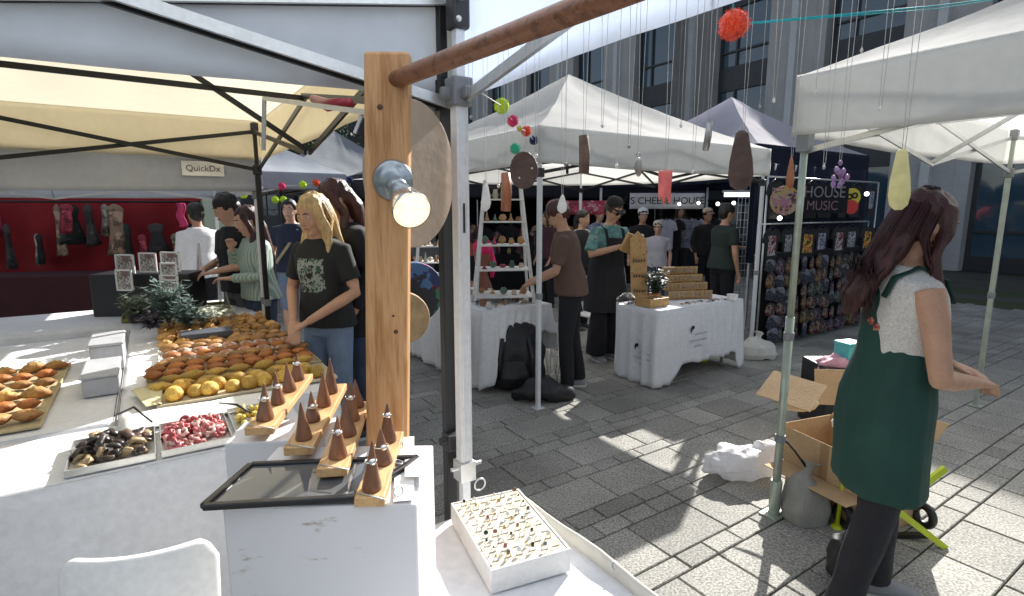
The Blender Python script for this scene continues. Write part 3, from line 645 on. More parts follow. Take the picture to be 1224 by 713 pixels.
# white display box near camera
Bx=lambda px,py,z:atz(px,py,z)
bxl,bxr,bbr=atz(265,606,1.14),atz(498,603,1.14),atz(500,531,1.14)
def big_box():
    w=(bxr-bxl).length; d=.245; rz=math.atan2((bxr-bxl).y,(bxr-bxl).x)
    m,nt,b=newmat('scuffed_white_board'); N=nt.nodes
    tc=N.new('ShaderNodeTexCoord'); n=N.new('ShaderNodeTexNoise'); n.inputs['Scale'].default_value=14; n.inputs['Detail'].default_value=8; n.inputs['Roughness'].default_value=.7; mp=N.new('ShaderNodeMapping'); mp.inputs['Scale'].default_value=(.7,1,2.2); L(nt,tc.outputs['Object'],mp.inputs[0]); L(nt,mp.outputs[0],n.inputs['Vector'])
    cr=N.new('ShaderNodeValToRGB'); cr.color_ramp.elements[0].position=.30; cr.color_ramp.elements[0].color=(.30,.22,.15,1); cr.color_ramp.elements[1].position=.40; cr.color_ramp.elements[1].color=(.66,.65,.66,1); L(nt,n.outputs[0],cr.inputs[0]); L(nt,cr.outputs[0],b.inputs['Base Color']); b.inputs['Roughness'].default_value=.55
    o=MB().box((w/2,d/2,.168),(w,d,.336)).build('display_box',m,None,bevel=.004); o.location=(bxl.x,bxl.y,.803); o.rotation_euler=(0,0,rz)
    tag(o,'scuffed white display box on the near table with cone boards on top','box')
    o2=MB().box((0,0,.168),(.22,.13,.336)).build('display_box',m,None,bevel=.004); o2.location=(-.535,1.21,.803); o2.rotation_euler=(0,0,.12); tag(o2,'smaller white riser box behind the black framed glass','box')
big_box()
ZT=1.141
# black framed glass sheet
def glass_sheet():
    a,b,c,d=atz(243,606,1.150),atz(425,595,1.150),atz(478,556,1.150),atz(300,556,1.150)
    c=Vector((-.19,b.y+.155,1.150)); 
    t=empty('framed_glass',(0,0,0),'black framed dark glass sheet lying on the white display box','frame')
    def off(p,k): ce=(a+b+c+d)/4; return p+(ce-p)*k
    m=MB(); P=[a,b,c,d]
    for i in range(4): m.bar(P[i],P[(i+1)%4],.014,.011)
    m.build('frame',mat('black_frame',(.012,.012,.013),.3),t,bevel=.003)
    g=MB(); g.add([p-Vector((0,0,.001)) for p in P],[(0,1,2,3)],False); g.build('glass',mat('dark_glass',(.10,.105,.11),.06,0,.05,3,spec=.8),t,recalc=False,solid=.002)
glass_sheet()
# cone boards
wb=wood('pale_pine',(.60,.38,.18),(.42,.22,.09),(9,1.1,9),.5,False)
dk=mat('cone_walnut',(.19,.080,.038),.45,0,.3,30,.1,60,stretch=(3,3,.6),coat=.25,objrand=.25)
silver=mat('polished_silver',(.8,.8,.8),.12,1,.03)
def cone(p,h,r,rg,label,tilt=0):
    c=MB(); h*=rnd.uniform(.74,.96); r*=rnd.uniform(.80,.98); c.lathe([(r*.97,0),(r,.002),(r*.90,.012),(r*.52,h*.5),(r*.12,h*.93),(r*.02,h)],(0,0,0),20)
    o=c.build('ring_cone',dk,None); o.location=p; tag(o,label,'ring cone','wooden ring cones on boards'); o.rotation_euler=(rnd.uniform(-.05,.05),rnd.uniform(-.05,.05),rnd.random()*6)
    if rg:
        k=rnd.uniform(.45,.72); rr=r*(1-k)*1.05+.002
        q=MB().torus((0,0,0),rr,.0016,20,6,rot=Euler((rnd.uniform(-.1,.1),rnd.uniform(-.1,.1),0))).build('ring',silver,None); q.location=p+Vector((0,0,h*k))
        tag(q,'silver ring slipped over a dark wooden cone','ring','silver rings on the wooden cones')
        s=MB().ell((0,0,0),(.0065,.005,.0065),10,7).build('stone',silver,q); s.location=(rr*.5,-rr*.95,.002)
def board(a,b,wd,cones,label,cl,tw=0):
    a,b=Vector(a),Vector(b); d=(b-a); ln=d.length; d.normalize(); rz=math.atan2(-d.x,d.y)
    t=empty('cone_board',a,label,'board','cone boards',rz)
    MB().box((0,ln/2,.009),(wd,ln,.018)).build('plank',wb,t,bevel=.002)
    m=MB(); m.cyl((-wd/2+.004,.012,.021),(wd/2+.006,-.012,.019),.0012,n=6); m.build('wire_rod',steel,t)
    s=Vector((d.y,-d.x,0))
    for k,(f,o,h,rg) in enumerate(cones): cone(a+d*ln*f+s*o+Vector((0,0,.019)),h,.0215,rg,cl)
zb=1.157
board((-.246,.868,zb-.015),(-.268,1.15,zb-.015),.052,[(.10,.0,.100,1),(.46,.002,.088,1),(.82,-.002,.092,1)],'narrow plank with three cones, nearest the ring tray',  'dark wooden ring cone on the plank closest to the timber post')
board((-.335,.945,zb),(-.385,1.30,zb),.056,[(.13,.004,.098,1),(.42,.006,.092,0),(.66,.0,.098,1),(.9,.0,.09,0)],'plank lying across the black framed glass, second from the post','dark wooden ring cone on the plank over the glass corner')
board((-.432,1.035,zb),(-.485,1.44,zb),.058,[(.10,.002,.100,0),(.34,-.002,.094,1),(.58,.002,.094,0),(.82,.0,.10,0)],'third plank of cones from the timber post','dark wooden ring cone on the third plank from the post')
board((-.558,1.135,zb),(-.612,1.53,zb),.060,[(.12,.0,.098,1),(.38,-.0,.094,1),(.62,.003,.094,0),(.86,.0,.092,1)],'plank of cones beside the tray of yellow sweets','dark wooden ring cone on the plank beside the yellow sweets')
# cards, loose rings on box
def card(c4,label,thick=.0012):
    m=MB(); m.add(c4,[(0,1,2,3)],False); o=m.build('paper_card',paper,None,solid=thick); tag(o,label,'card'); return o
card([atz(470,600,ZT+.003),atz(495,598,ZT+.003),atz(495,522,ZT+.003),atz(474,524,ZT+.003)],'long white card strip on the display box edge')
card([atz(484,570,ZT+.012),atz(511,570,ZT+.014),atz(511,537,ZT+.014),atz(484,541,ZT+.008)],'small white card jutting past the display box edge')
card([atz(453,560,ZT+.006),atz(463,560,ZT+.006),atz(470,525,ZT+.006),atz(461,524,ZT+.006)],'pale yellow paper strip beside the cones').data.materials[0]=mat('yellow_paper',(.80,.72,.42),.7)
for (x,y,k) in ((476,588,0),(476,553,1),(477,533,2)):
    o=MB().torus((0,0,0),.0085,.002,18,6,rot=Euler((R(70 if k!=1 else 5),.3,.4))).build('ring',silver if k!=1 else mat('dark_silver',(.2,.2,.2),.35,1),None); o.location=atz(x,y,ZT+.010)
    tag(o,('chunky silver ring at the front of the white card strip','dark flat ring midway along the white card strip','silver ring at the far end of the white card strip')[k],'ring')
# timber post, lamp, round board, dowel
def post():
    m=wood('post_pine',(.56,.32,.15),(.36,.17,.065),(9,9,.7),.5,True,contrast=.9)
    g=MB(); pl=[(-.0475,0),(.0475,0),(.0475,.045),(-.0475,.045)]
    x0,x1=-.2935,-.262
    g.tube  # noqa
    vs=[]
    for z,xc in ((0.803,-.306),(1.975,-.2625)):
        for (x,y) in pl: vs.append((xc+x,1.2+y,z))
    g.add(vs,[(0,1,2,3),(4,5,6,7),(0,1,5,4),(1,2,6,5),(2,3,7,6),(3,0,4,7)],False)
    o=g.build('timber_post',m,None,bevel=.007); tag(o,'square pine post carrying a lamp and the brown rod','post')
    kn=mat('knot_dark',(.10,.04,.018),.6)
    for px,py,r_ in ((473,397,.005),(454,128,.006),(470,378,.003)):
        p=aty(px,py,1.1985); MB().ell((p.x,1.1995,p.z),(r_*1.1,.0012,r_),10,6).build('knot',kn,o)
post()
DA,DD=Vector((-.264,1.234,0)),Vector((.632,-.775,0)); DZ=1.92
def dowel():
    m=wood('rod_walnut',(.24,.105,.055),(.12,.048,.025),(9,9,9),.42,False,coat=.2)
    g=MB(); pts=[DA+DD*t+Vector((0,0,DZ)) for t in [-.0+.1*k for k in range(15)]]
    g.tube(pts,.0182,18); o=g.build('hanging_rod',m,None); tag(o,'thick brown wooden rod running out from the timber post','rod')
    h=MB().torus(DA+DD*.008+Vector((0,0,DZ)),.021,.002,20,6,rot=Euler((R(90),0,math.atan2(DD.y,DD.x)+R(90)))).build('dark_rim',mat('hole_rim',(.06,.03,.02),.7),o)
dowel()
def dplane(px,py):
    r=ray(px,py); n=Vector((.775,.632,0)); t=DA.dot(n)/r.dot(n); p=r*t; return Vector((p.x,p.y,H+p.z)),p.y
threadm=mat('nylon_thread',(.55,.54,.52),.5)
def pendant(px,py,w,h,shape,m,label,two=True,extra=None,rz=0):
    p,d=dplane(px,py); s=d/650; w*=s; h*=s
    o=empty('hanging_pendant',(p.x,p.y,p.z),label,'pendant','pendants threaded from the brown rod')
    c=MB(); top=DZ-p.z-.018
    if two:
        c.tube([(-.001,0,h/2-.001),(-.004,0,top)],.00028,4); c.tube([(.001,0,h/2-.001),(.004,0,top)],.00028,4)
    else: c.tube([(0,0,h/2-.001),(0,0,top)],.00028,4)
    c.tube([(0,0,top),(0,-.02,top+.02),(0,0,top+.039),(0,.02,top+.02),(0,0,top)],.0005,4)
    c.build('thread',threadm,o)
    g=MB()
    if shape=='leaf': g.rings([[Vector((w/2*math.cos(2*math.pi*k/14)*q,.0025*math.sin(2*math.pi*k/14)*q,h/2-h*t)) for k in range(14)] for t,q in ((0,.08),(.15,.42),(.4,.72),(.7,1),(.88,.8),(1,.15))])
    elif shape=='disc':
        poly=[(w/2*math.cos(2*math.pi*k/36)*(1+.05*noise.noise(Vector((k*.9,px,0)))),h/2*math.sin(2*math.pi*k/36)*(1+.05*noise.noise(Vector((k*.9,py,0))))) for k in range(36)]
        g.prism(poly,-.002,.002,axis='y')
    elif shape=='slab':
        g.rings([[Vector((w/2*q*math.cos(2*math.pi*k/18),.004*q*math.sin(2*math.pi*k/18),h/2-h*t)) for k in range(18)] for t,q in ((0,.25),(.05,.5),(.25,.68),(.5,.9),(.75,1),(.92,.82),(1,.35))])
    elif shape=='stick': g.tube([(0,0,h/2),(w*.06,0,0),(-w*.05,0,-h/2)],[w*.42,w*.5,w*.46],9)
    elif shape=='flag': g.grid(lambda a,b:Vector((w*(a-.5),.002*math.sin(a*5+b*4),h*(.5-b)+(.006*math.sin(a*12) if b>.95 else 0))),10,10)
    elif shape=='drop': g.ell((0,0,-h*.1),(w/2,w/3,h*.4),12,8); g.torus((0,0,h*.40),w*.25,w*.06,12,5,rot=Euler((R(90),0,0)))
    elif shape=='cluster':
        for k in range(9): a=k*2.4; g.ell((w*.32*math.cos(a),.001*k-.004,-h*.1+h*.28*math.sin(a)),(w*.14,w*.12,h*.13),8,6)
        g.ell((0,0,h*.42),(w*.12,w*.12,h*.1),8,6)
    st=g.build('charm',m,o,solid=(.0012 if shape=='flag' else 0),bevel=(.0008 if shape=='disc' else 0))
    if extra: extra(o,w,h)
    o.rotation_euler=(0,0,rnd.uniform(-.35,.35)); st.rotation_euler=(rnd.uniform(-.1,.1),rnd.uniform(-.09,.09),0)
    return o
bark=mat('bark_brown',(.13,.075,.055),.75,0,.35,40,.6,120); grain=mat('dark_seed_wood',(.075,.042,.032),.6,0,.3,30,.3,90)
bone=mat('shell_white',(.62,.60,.55),.35,0,.08,20); rust=mat('copper_leaf',(.30,.11,.05),.4,.3,.2,30)
pinkm=mat('coral_glitter',(.75,.16,.14),.5,0,.25,60,.3,200); yell=mat('pale_horn',(.66,.58,.26),.5,0,.12,15,.3,60); tinm=mat('tin_charm',(.30,.29,.28),.35,.8,.2,30)
pendant(581,236,13,33,'leaf',bone,'white teardrop shell charm beside the silver leg')
pendant(605,230,13,44,'stick',rust,'copper coloured slim charm left of the dark round one')
def dots(o,w,h):
    for x,z in ((-.15,-.2),(.3,.05)): MB().ell((w*x,-.0025,h*z),(.0016,.0008,.0016),8,5).build('bead',bone,o)
pendant(626,204,33,43,'disc',grain,'dark ragged round disc below the pompoms',extra=dots)
pendant(672,244,12,22,'leaf',bone,'small pale shell charm under the white tent edge')
pendant(698,185,13,43,'stick',bark,'short piece of bark hanging before the white tent')
pendant(763,197,9,28,'drop',tinm,'small metal drop hung on a wire spiral')
pendant(795,222,15,34,'flag',pinkm,'coral pink ribbon tag hanging over the stall banner')
pendant(846,163,8,32,'stick',tinm,'thin dark stick charm high beside the large brown slab')
pendant(886,192,34,67,'slab',grain,'large brown wooden slab pendant')
pendant(945,207,11,40,'leaf',rust,'slim bronze leaf charm in front of the navy valance')
pendant(1003,209,21,32,'cluster',mat('amethyst',(.22,.12,.26),.25,0,.3,60),'purple and silver bead cluster by the navy valance')
pendant(1076,215,23,70,'slab',yell,'pale yellow horn slab hanging beside the dark red hair')
for px,py in ((700,1),):
    pass
for i,(px,py) in enumerate(((563,140),(596,222),(641,186),(676,196),(720,150),(737,198),(752,175),(814,150),(828,205),(908,128),(925,120),(975,110),(985,200),(1030,60),(1052,130))):
    pendant(px,py,4,6,'drop',bone if i%3 else tinm,'tiny pale bead at the end of a bare thread',two=(i%2==0))['group']='tiny beads threaded from the brown rod'
def lamp():
    o=empty('spot_lamp',aty(470,216,1.2),'grey swivel lamp with a lit reflector bulb on the timber post','lamp')
    base=aty(470,216,1.199); face=aty(493,253,1.085); ax=(face-base)
    zinc=mat('zinc_grey',(.30,.34,.37),.3,.75,.1,20); chrome=mat('chromed_glass',(.75,.75,.72),.12,.9,.05)
    g=MB(); g.M=Matrix.Rotation(R(90),4,'X')
    g.lathe([(.043,0),(.044,.004),(.040,.008),(.036,.009),(.030,.020),(.014,.026)],n=28); g.build('wall_plate',zinc,o)
    s=MB(); 
    for x in(-.033,.033): s.ell((x,-.009,.004),(.003,.002,.003),8,5)
    s.build('screw',steel,o)
    q=(ax.normalized()).to_track_quat('Z','Y').to_matrix().to_4x4()
    g=MB(); g.M=q; g.lathe([(.012,-.0),(.018,.018),(.021,.022),(.021,.04),(.019,.046)],n=20); g.ell((0,0,.018),(.020,.020,.018)); g.build('swivel_socket',zinc,o)
    g=MB(); g.M=q; Ln=ax.length; g.lathe([(.017,.044),(.019,.055),(.026,.070),(.037,Ln-.018),(.0395,Ln-.006),(.0385,Ln-.001)],n=32,cap=False); b=g.build('bulb',chrome,o)
    g=MB(); g.M=q; g.lathe([(.0375,Ln-.003),(.030,Ln+.003),(.016,Ln+.006),(.002,Ln+.007)],n=32)
    m,nt,bb=newmat('lit_bulb_face'); N=nt.nodes; bb.inputs['Base Color'].default_value=(.8,.75,.6,1); bb.inputs['Roughness'].default_value=.3
    tc=N.new('ShaderNodeTexCoord'); ns=N.new('ShaderNodeTexVoronoi'); ns.inputs['Scale'].default_value=240; L(nt,tc.outputs['Object'],ns.inputs['Vector'])
    mr=N.new('ShaderNodeMapRange'); mr.inputs[1].default_value=0; mr.inputs[2].default_value=.8; mr.inputs[3].default_value=.75; mr.inputs[4].default_value=.35; L(nt,ns.outputs['Distance'],mr.inputs[0])
    bb.inputs['Emission Color'].default_value=(1,.86,.56,1); L(nt,mr.outputs[0],bb.inputs['Emission Strength']); g.build('lens',m,b)
lamp()
def roundboard():
    c=(aty(489,125,1.42)+aty(489,292,1.42))/2
    m=mat('tan_board',(.37,.29,.22),.6,0,.08,3,.1,40)
    g=MB(); g.prism([(.182*math.cos(2*math.pi*k/48),.182*math.sin(2*math.pi*k/48)) for k in range(48)],-.007,.007,axis='y'); o=g.build('round_board',m,None,bevel=.003); o.location=(-.248,1.40,c.z); o.rotation_euler=(R(2),0,R(64)); tag(o,'round beige wooden board edge on behind the timber post','board')
roundboard()
# red thing clamped between post and bakery truss
def bar_clamp():
    a,b=aty(316,118,1.75),aty(441,135,1.24); o=empty('bar_clamp',a,'steel bar clamp with a red handle hanging by the post','clamp'); o.location=(0,0,0)
    MB().bar(a,b,.012,.012).build('bar',steel,o)
    MB().tube([aty(374,118,1.5),aty(392,126,1.43),aty(418,123,1.36)],[.010,.016,.011],10).build('handle',mat('red_plastic',(.32,.02,.035),.4),o)
    MB().bar(aty(316,118,1.75),aty(315,180,1.75),.010,.010).build('jaw',steel,o)
    MB().bar(aty(434,134,1.27),aty(424,160,1.27),.007,.007).build('screw_jaw',steel,o)
bar_clamp()
# white plastic chair between the stalls
def chair():
    cw=mat('white_chair_plastic',(.78,.78,.77),.35,0,.03); c0=atz(190,672,.78); o=empty('plastic_chair',(c0.x-.085,c0.y+.02,-.03),'white plastic chair with rounded backrest beside the near table','chair',rz=.30)
    g=MB(); n=16
    def prof(a,b):
        x=(a-.5)*.36; k=abs(a-.5)*2; zt=.80-.06*max(0,(k-.80)/.2)**2; z=.44+(zt-.44)*b; return Vector((x*(1-.0*b),.05*b-.05*(1-k*k)+.02,z))
    g.grid(prof,24,10); g.build('backrest',cw,o,solid=.03,bevel=.010)
    g=MB(); g.grid(lambda a,b:Vector(((a-.5)*.44,-.40+.42*b,.44-.012*math.sin(math.pi*b))),10,10); g.build('seat',cw,o,solid=.02)
    for x in(-.2,.2):
        for y in(-.38,.02): MB().tube([(x,y,.44),(x*1.12,y*1.08,0)],[.024,.018],8).build('leg',cw,o)
chair()
# ------------------------------------------------------------------ bakery
table('folding table under the rows of bread',W(-.88,1.30),.86,2.3,.755)
tcloth('white cloth under the rows of bread on the aisle side',W(-.90,1.28),.90,2.35,.76,(.60,.06,.06,.3),cloth_white,seed=14,group='white stall cloths')
table('folding table under the sweets trays, beside the plastic chair',W(-2.3,.86),2.0,.44,.745)
tcloth('long white cloth hanging below the trays of sweets',W(-2.5,.845),2.26,.50,.75,(.07,.10,.3,.1),cloth_cool,seed=24,amp=.006,freq=2.5,group='white stall cloths')
def tray(u0,v0,du,dv,z,m,label,h=.015,bev=.006,lip=.008):
    t=MB(); t.box((du/2,dv/2,.003),(du,dv,.006))
    for c,s in (((du/2,lip/2,h/2),(du,lip,h)),((du/2,dv-lip/2,h/2),(du,lip,h)),((lip/2,dv/2,h/2),(lip,dv-2*lip,h)),((du-lip/2,dv/2,h/2),(lip,dv-2*lip,h))): t.box(c,s)
    o=t.build('serving_tray',m,None,bevel=.002); o.location=W(u0,v0,z); o.rotation_euler=(0,0,ROT); return tag(o,label,'tray')
beige=mat('greaseproof_board',(.60,.52,.36),.7,0,.08,10)
tray(-.76,1.42,.80,.30,.768,beige,'beige tray under the round yellow buns at the front of the bread')
tray(-.80,1.74,.84,.36,.776,mat('tan_tray',(.46,.38,.22),.7),'tan tray under the orange brown rolls')
tray(-.74,2.12,.76,.44,.770,paper,'white tray under the sugar dusted pastries')
tray(-.72,2.60,.74,.86,.772,beige,'long beige tray under the croissants at the far end')
def crust(n,c,c2,sugar=0):
    m=mat(n,c,.62,0,.4,12,.5,70,coat=0,objrand=.34,fine=.2); nt=m.node_tree; N=nt.nodes; b=N['Principled BSDF']
    src=b.inputs['Base Color'].links[0].from_socket; g=N.new('ShaderNodeTexCoord'); sp=N.new('ShaderNodeSeparateXYZ'); L(nt,g.outputs['Object'],sp.inputs[0])
    ns=N.new('ShaderNodeTexNoise'); ns.inputs['Scale'].default_value=22 if not sugar else 30; L(nt,g.outputs['Object'],ns.inputs['Vector'])
    gt=N.new('ShaderNodeMapRange'); gt.inputs[1].default_value=.45; gt.inputs[2].default_value=.62; L(nt,ns.outputs[0],gt.inputs[0])
    mx=N.new('ShaderNodeMixRGB'); mx.inputs[2].default_value=(*c2,1); L(nt,src,mx.inputs[1]); L(nt,gt.outputs[0],mx.inputs[0]); L(nt,mx.outputs[0],b.inputs['Base Color']); return m
cy=crust('crust_yellow',(.58,.36,.07),(.42,.21,.03)); co=crust('crust_orange',(.46,.17,.04),(.28,.08,.02)); cb=crust('crust_brown',(.42,.22,.07),(.24,.10,.03)); cg=crust('crust_golden',(.60,.34,.10),(.36,.15,.04)); cs=crust('crust_sugared',(.42,.20,.10),(.74,.70,.64),1)
def bun():
    g=MB(); g.rings([[Vector(((r_*(1+.03*noise.noise(Vector((math.cos(a)*1.5,math.sin(a)*1.5,z*40)))))*math.cos(a),(r_*(1+.03*noise.noise(Vector((math.cos(a)*2,math.sin(a)*2,5)))))*math.sin(a),z)) for a in [2*math.pi*k/20 for k in range(20)]] for r_,z in ((.020,0),(.034,.004),(.0395,.018),(.038,.034),(.030,.049),(.017,.058),(.003,.060))])
    return g.mesh('bun')
def spindle(l=.062,w=.030,h=.040,slash=True,seed=0):
    g=MB(); rs=[]
    for i in range(13):
        t=-1+2*i/12; q=max(.08,(1-abs(t)**2.3)); br=1+.07*noise.noise(Vector((t*4,seed,0)))
        rs.append([Vector((l*t,w*q*br*math.cos(a),max(0,h*.45+h*.55*q*math.sin(a)*br+(-.006 if slash and abs(math.cos(a))<.25 and math.sin(a)>0 and abs(math.sin(t*9))>.8 else 0)))) for a in [2*math.pi*k/14 for k in range(14)]])
    g.rings(rs); return g.mesh('roll')
def croissant(seed=0):
    g=MB(); rs=[]
    for i in range(17):
        t=-1+2*i/16; a0=t*1.15; c=Vector((math.sin(a0)*.055,-math.cos(a0)*.045+.035,0)); q=(1-abs(t)**1.8)*.9+.12; q*=1+.13*abs(math.sin(t*9+seed))
        tn=Vector((math.cos(a0),math.sin(a0),0)); sd=Vector((-tn.y,tn.x,0))
        rs.append([c+sd*(.026*q*math.cos(a))+Vector((0,0,max(0,.020*q+.024*q*math.sin(a)))) for a in [2*math.pi*k/12 for k in range(12)]])
    g.rings(rs); return g.mesh('croissant')
def curl(seed=0):
    g=MB(); p=[]; 
    for k in range(14): a=k*.75; r_=.012+.0022*k; p.append((r_*math.cos(a),r_*math.sin(a),.016+.016*(1-k/14)))
    g.tube(p,[.009+.002*math.sin(k) for k in range(14)],8); return g.mesh('bun')
def mkproto(me,m): me.materials.append(m); return me
P_bun=mkproto(bun(),cy); P_sp=[mkproto(spindle(.058,.029,.042,seed=s),cy) for s in(1,2)]; P_or=[mkproto(spindle(.048,.034,.046,True,s+5),co) for s in(1,2)]
P_br=[mkproto(spindle(.052,.032,.045,True,s+9),cb) for s in(1,2)]; P_cr=[mkproto(croissant(s),cg) for s in(0,2)]; P_cr2=[mkproto(croissant(s),cb) for s in(1,3)]; P_su=[mkproto(spindle(.050,.036,.042,False,s+3),cs) for s in(1,2)]; P_cu=[mkproto(curl(),cg)]
def row(pr,name,v,u0,u1,n,z,label,group,rz=0,jr=.42,ju=.014,sc=1.0):
    for k in range(n):
        u=u0+(u1-u0)*k/max(1,n-1)+rnd.uniform(-ju,ju); o=bpy.data.objects.new(name,pr[k%len(pr)] if isinstance(pr,list) else pr); COL.objects.link(o)
        o.location=W(u,v+rnd.uniform(-.012,.012),z); o.rotation_euler=(rnd.uniform(-.08,.08),rnd.uniform(-.08,.08),ROT+rz+rnd.uniform(-jr,jr)); s=sc*rnd.uniform(.9,1.12); o.scale=(s,s,s*rnd.uniform(.92,1.1))
        tag(o,label,'bread',group)
row(P_bun,'bread_bun',1.50,-.69,-.06,9,.776,'round yellow bun in the front row of the bread display','front row of yellow buns')
row(P_bun,'bread_bun',1.585,-.655,-.09,8,.776,'round yellow bun in the second row, behind the front buns','second row of yellow buns')
row(P_sp,'bread_roll',1.66,-.74,-.10,7,.780,'pointed yellow roll just behind the round yellow buns','pointed yellow rolls')
row(P_sp,'bread_roll',1.76,-.70,-.05,7,.792,'pointed yellow roll on the front edge of the tan tray','pointed yellow rolls on the tan tray')
row(P_or,'bread_roll',1.85,-.77,-.03,9,.792,'orange brown roll on the tan tray','orange brown rolls')
row(P_or,'bread_roll',1.95,-.74,-.03,9,.795,'dark orange roll in the middle of the tan tray','dark orange rolls in the middle')
row(P_br,'bread_roll',2.04,-.72,.0,9,.800,'brown split roll at the back of the tan tray','brown split rolls')
row(P_su,'pastry',2.16,-.68,-.02,8,.782,'sugar dusted pastry on the white tray','sugar dusted pastries')
row(P_or,'bread_roll',2.25,-.68,-.02,9,.784,'glossy orange roll behind the sugared pastries','glossy orange rolls on the white tray')
row(P_su,'pastry',2.35,-.68,-.02,9,.784,'pale sugared pastry at the rear of the white tray','rear sugared pastries')
row(P_br,'bread_roll',2.52,-.66,.0,9,.784,'small brown roll bridging the white and far beige trays','bridging brown rolls')
row(P_br,'bread_roll',2.46,-.69,-.02,9,.786,'brown roll on the rear edge of the white tray','brown rolls on the white tray')
for i,v in enumerate((2.64,2.74,2.84,2.94,3.04,3.14,3.24,3.34)):
    row([P_cr,P_cr2][i%2]+P_cu,'croissant',v,-.69+.03*(i%2),-.03,8,.782+.005*(i%3),'golden croissant in the heap on the far beige tray','golden croissants on the far tray',jr=1.2,ju=.02,sc=1.02)
# sweets trays
tray(-1.58,1.45,.42,1.1,.762,MATS['tan_tray'],'long tan tray of brown rolls next to the white tubs')
for i in range(6): row([P_br,P_or,P_cr][i%3],'bread_roll',1.55+.18*i,-1.52,-1.22,4,.776,'roll on the long tan tray next to the white tubs','rolls next to the white tubs')
steeltray=mat('foil_tray',(.62,.62,.60),.3,.8,.05)
def sweets(u0,v0,du,dv,n,cols,label,group,name,seed,tl,size=.017):
    z=.755; tray(u0,v0,du,dv,z,steeltray,tl,h=.028,lip=.004)
    ms=[mat('sweet_%s_%d'%(group.replace(' ','_'),i),c,.4,0,.3,40,.3,80,coat=.2,objrand=.2) for i,c in enumerate(cols)]
    pr=[]
    for i,m in enumerate(ms):
        g=MB()
        if name=='glazed_sweet': g.tube([(math.cos(a)*.014,math.sin(a)*.014,.006+.004*math.sin(a*2)) for a in [k*.62 for k in range(10)]],[.006+.002*math.sin(k*1.7) for k in range(10)],8)
        elif name=='chocolate_cookie': g.tube([(-.024,0,.006),(-.008,.006,.012),(.010,-.004,.012),(.026,0,.005)],[(.006,.005),(.013,.009),(.012,.009),(.005,.004)],8)
        else: g.ell((0,0,.010),(.013,.010,.010),9,6,jit=.35,seed=i)
        me=g.mesh(name); me.materials.append(m); pr.append(me)
    cx,cy=u0+du/2,v0+dv/2
    for k in range(n):
        a=rnd.random(); b=rnd.random(); u=u0+.025+(du-.05)*a; v=v0+.025+(dv-.05)*b
        e=1-max(abs(a-.5),abs(b-.5))*2; zz=z+.008+rnd.random()*.052*min(1,e*2.2)
        o=bpy.data.objects.new(name,rnd.choice(pr)); COL.objects.link(o); o.location=W(u,v,zz); o.rotation_euler=(rnd.uniform(-.7,.7),rnd.uniform(-.7,.7),rnd.random()*6.28); s=rnd.uniform(.85,1.35); o.scale=(s,s,s); tag(o,label,'sweet',group)
sweets(-1.03,.865,.26,.30,62,[(.045,.025,.02),(.09,.05,.035),(.03,.02,.02),(.30,.22,.12)],'dark chocolate cookie piled in the leftmost foil tray','dark cookies in a foil tray','chocolate_cookie',1,'foil tray of dark chocolate cookies')
sweets(-.755,.865,.235,.31,85,[(.52,.13,.14),(.62,.30,.28),(.34,.06,.07),(.70,.45,.42)],'curly pink and red glazed sweet in the middle foil tray','pink sweets in a foil tray','glazed_sweet',2,'foil tray of pink and red glazed sweets')
sweets(-.505,.93,.20,.28,50,[(.75,.55,.06),(.65,.42,.05),(.78,.66,.20)],'bright yellow sweet in the foil tray beside the cone planks','yellow sweets in a foil tray','yellow_sweet',3,'foil tray of yellow sweets')
def sheet(c4,label,m,name='paper_sheet',amp=.006):
    g=MB(); a,b,c,d=[Vector(q) for q in c4]
    g.grid(lambda s,t:(a*(1-s)+b*s)*(1-t)+(d*(1-s)+c*s)*t+Vector((0,0,amp*abs(noise.noise(Vector((s*3,t*3,a.x)))*2))),14,10); return tag(g.build(name,m,None,solid=.001,recalc=False),label,'paper')
sheet([W(-.88,1.19,.768),W(-.30,1.19,.768),W(-.28,1.40,.770),W(-.90,1.40,.770)],'crumpled white paper between the sweets and the buns',paper)
sheet([W(-.80,1.42,.787),W(-.74,1.42,.787),W(-.73,1.72,.790),W(-.86,1.72,.790)],'yellowish greaseproof paper at the end of the bun tray',mat('greaseproof',(.66,.60,.36),.6))
# tongs by the trays
for a,b,c,l in ((atz(137,497,.80),atz(160,487,.86),atz(182,505,.80),'black tongs standing in the cookie tray'),(atz(262,482,.80),atz(283,484,.85),atz(305,497,.80),'black tongs lying over the yellow sweets')):
    tag(MB().tube([a,b,c],[.004,.005,.004],6).build('tongs',blackmetal,None),l,'tongs')
for k,(u,v,z0,su,sv,sz) in enumerate(((-1.05,1.80,.76,.14,.36,.09),(-1.05,2.3,.76,.15,.36,.14))):
    g=MB(); g.box((su/2,sv/2,sz/2),(su,sv,sz)).box((su/2,sv/2,sz+.008),(su+.016,sv+.016,.016)); o=g.build('storage_tub',mat('white_tub',(.42,.43,.46),.45),None,bevel=.01); o.location=W(u,v,z0); o.rotation_euler=(0,0,ROT); tag(o,('low white lidded tub beside the bun tray','taller white lidded tub behind the low one')[k],'tub')
table('folding table under the white lidded tubs',W(-1.6,1.40),.66,2.0,.75)
tcloth('plain cloth under the white lidded tubs',W(-1.61,1.38),.69,2.02,.755,(.3,.1,.2,.1),cloth_cool,seed=94,group='white stall cloths')
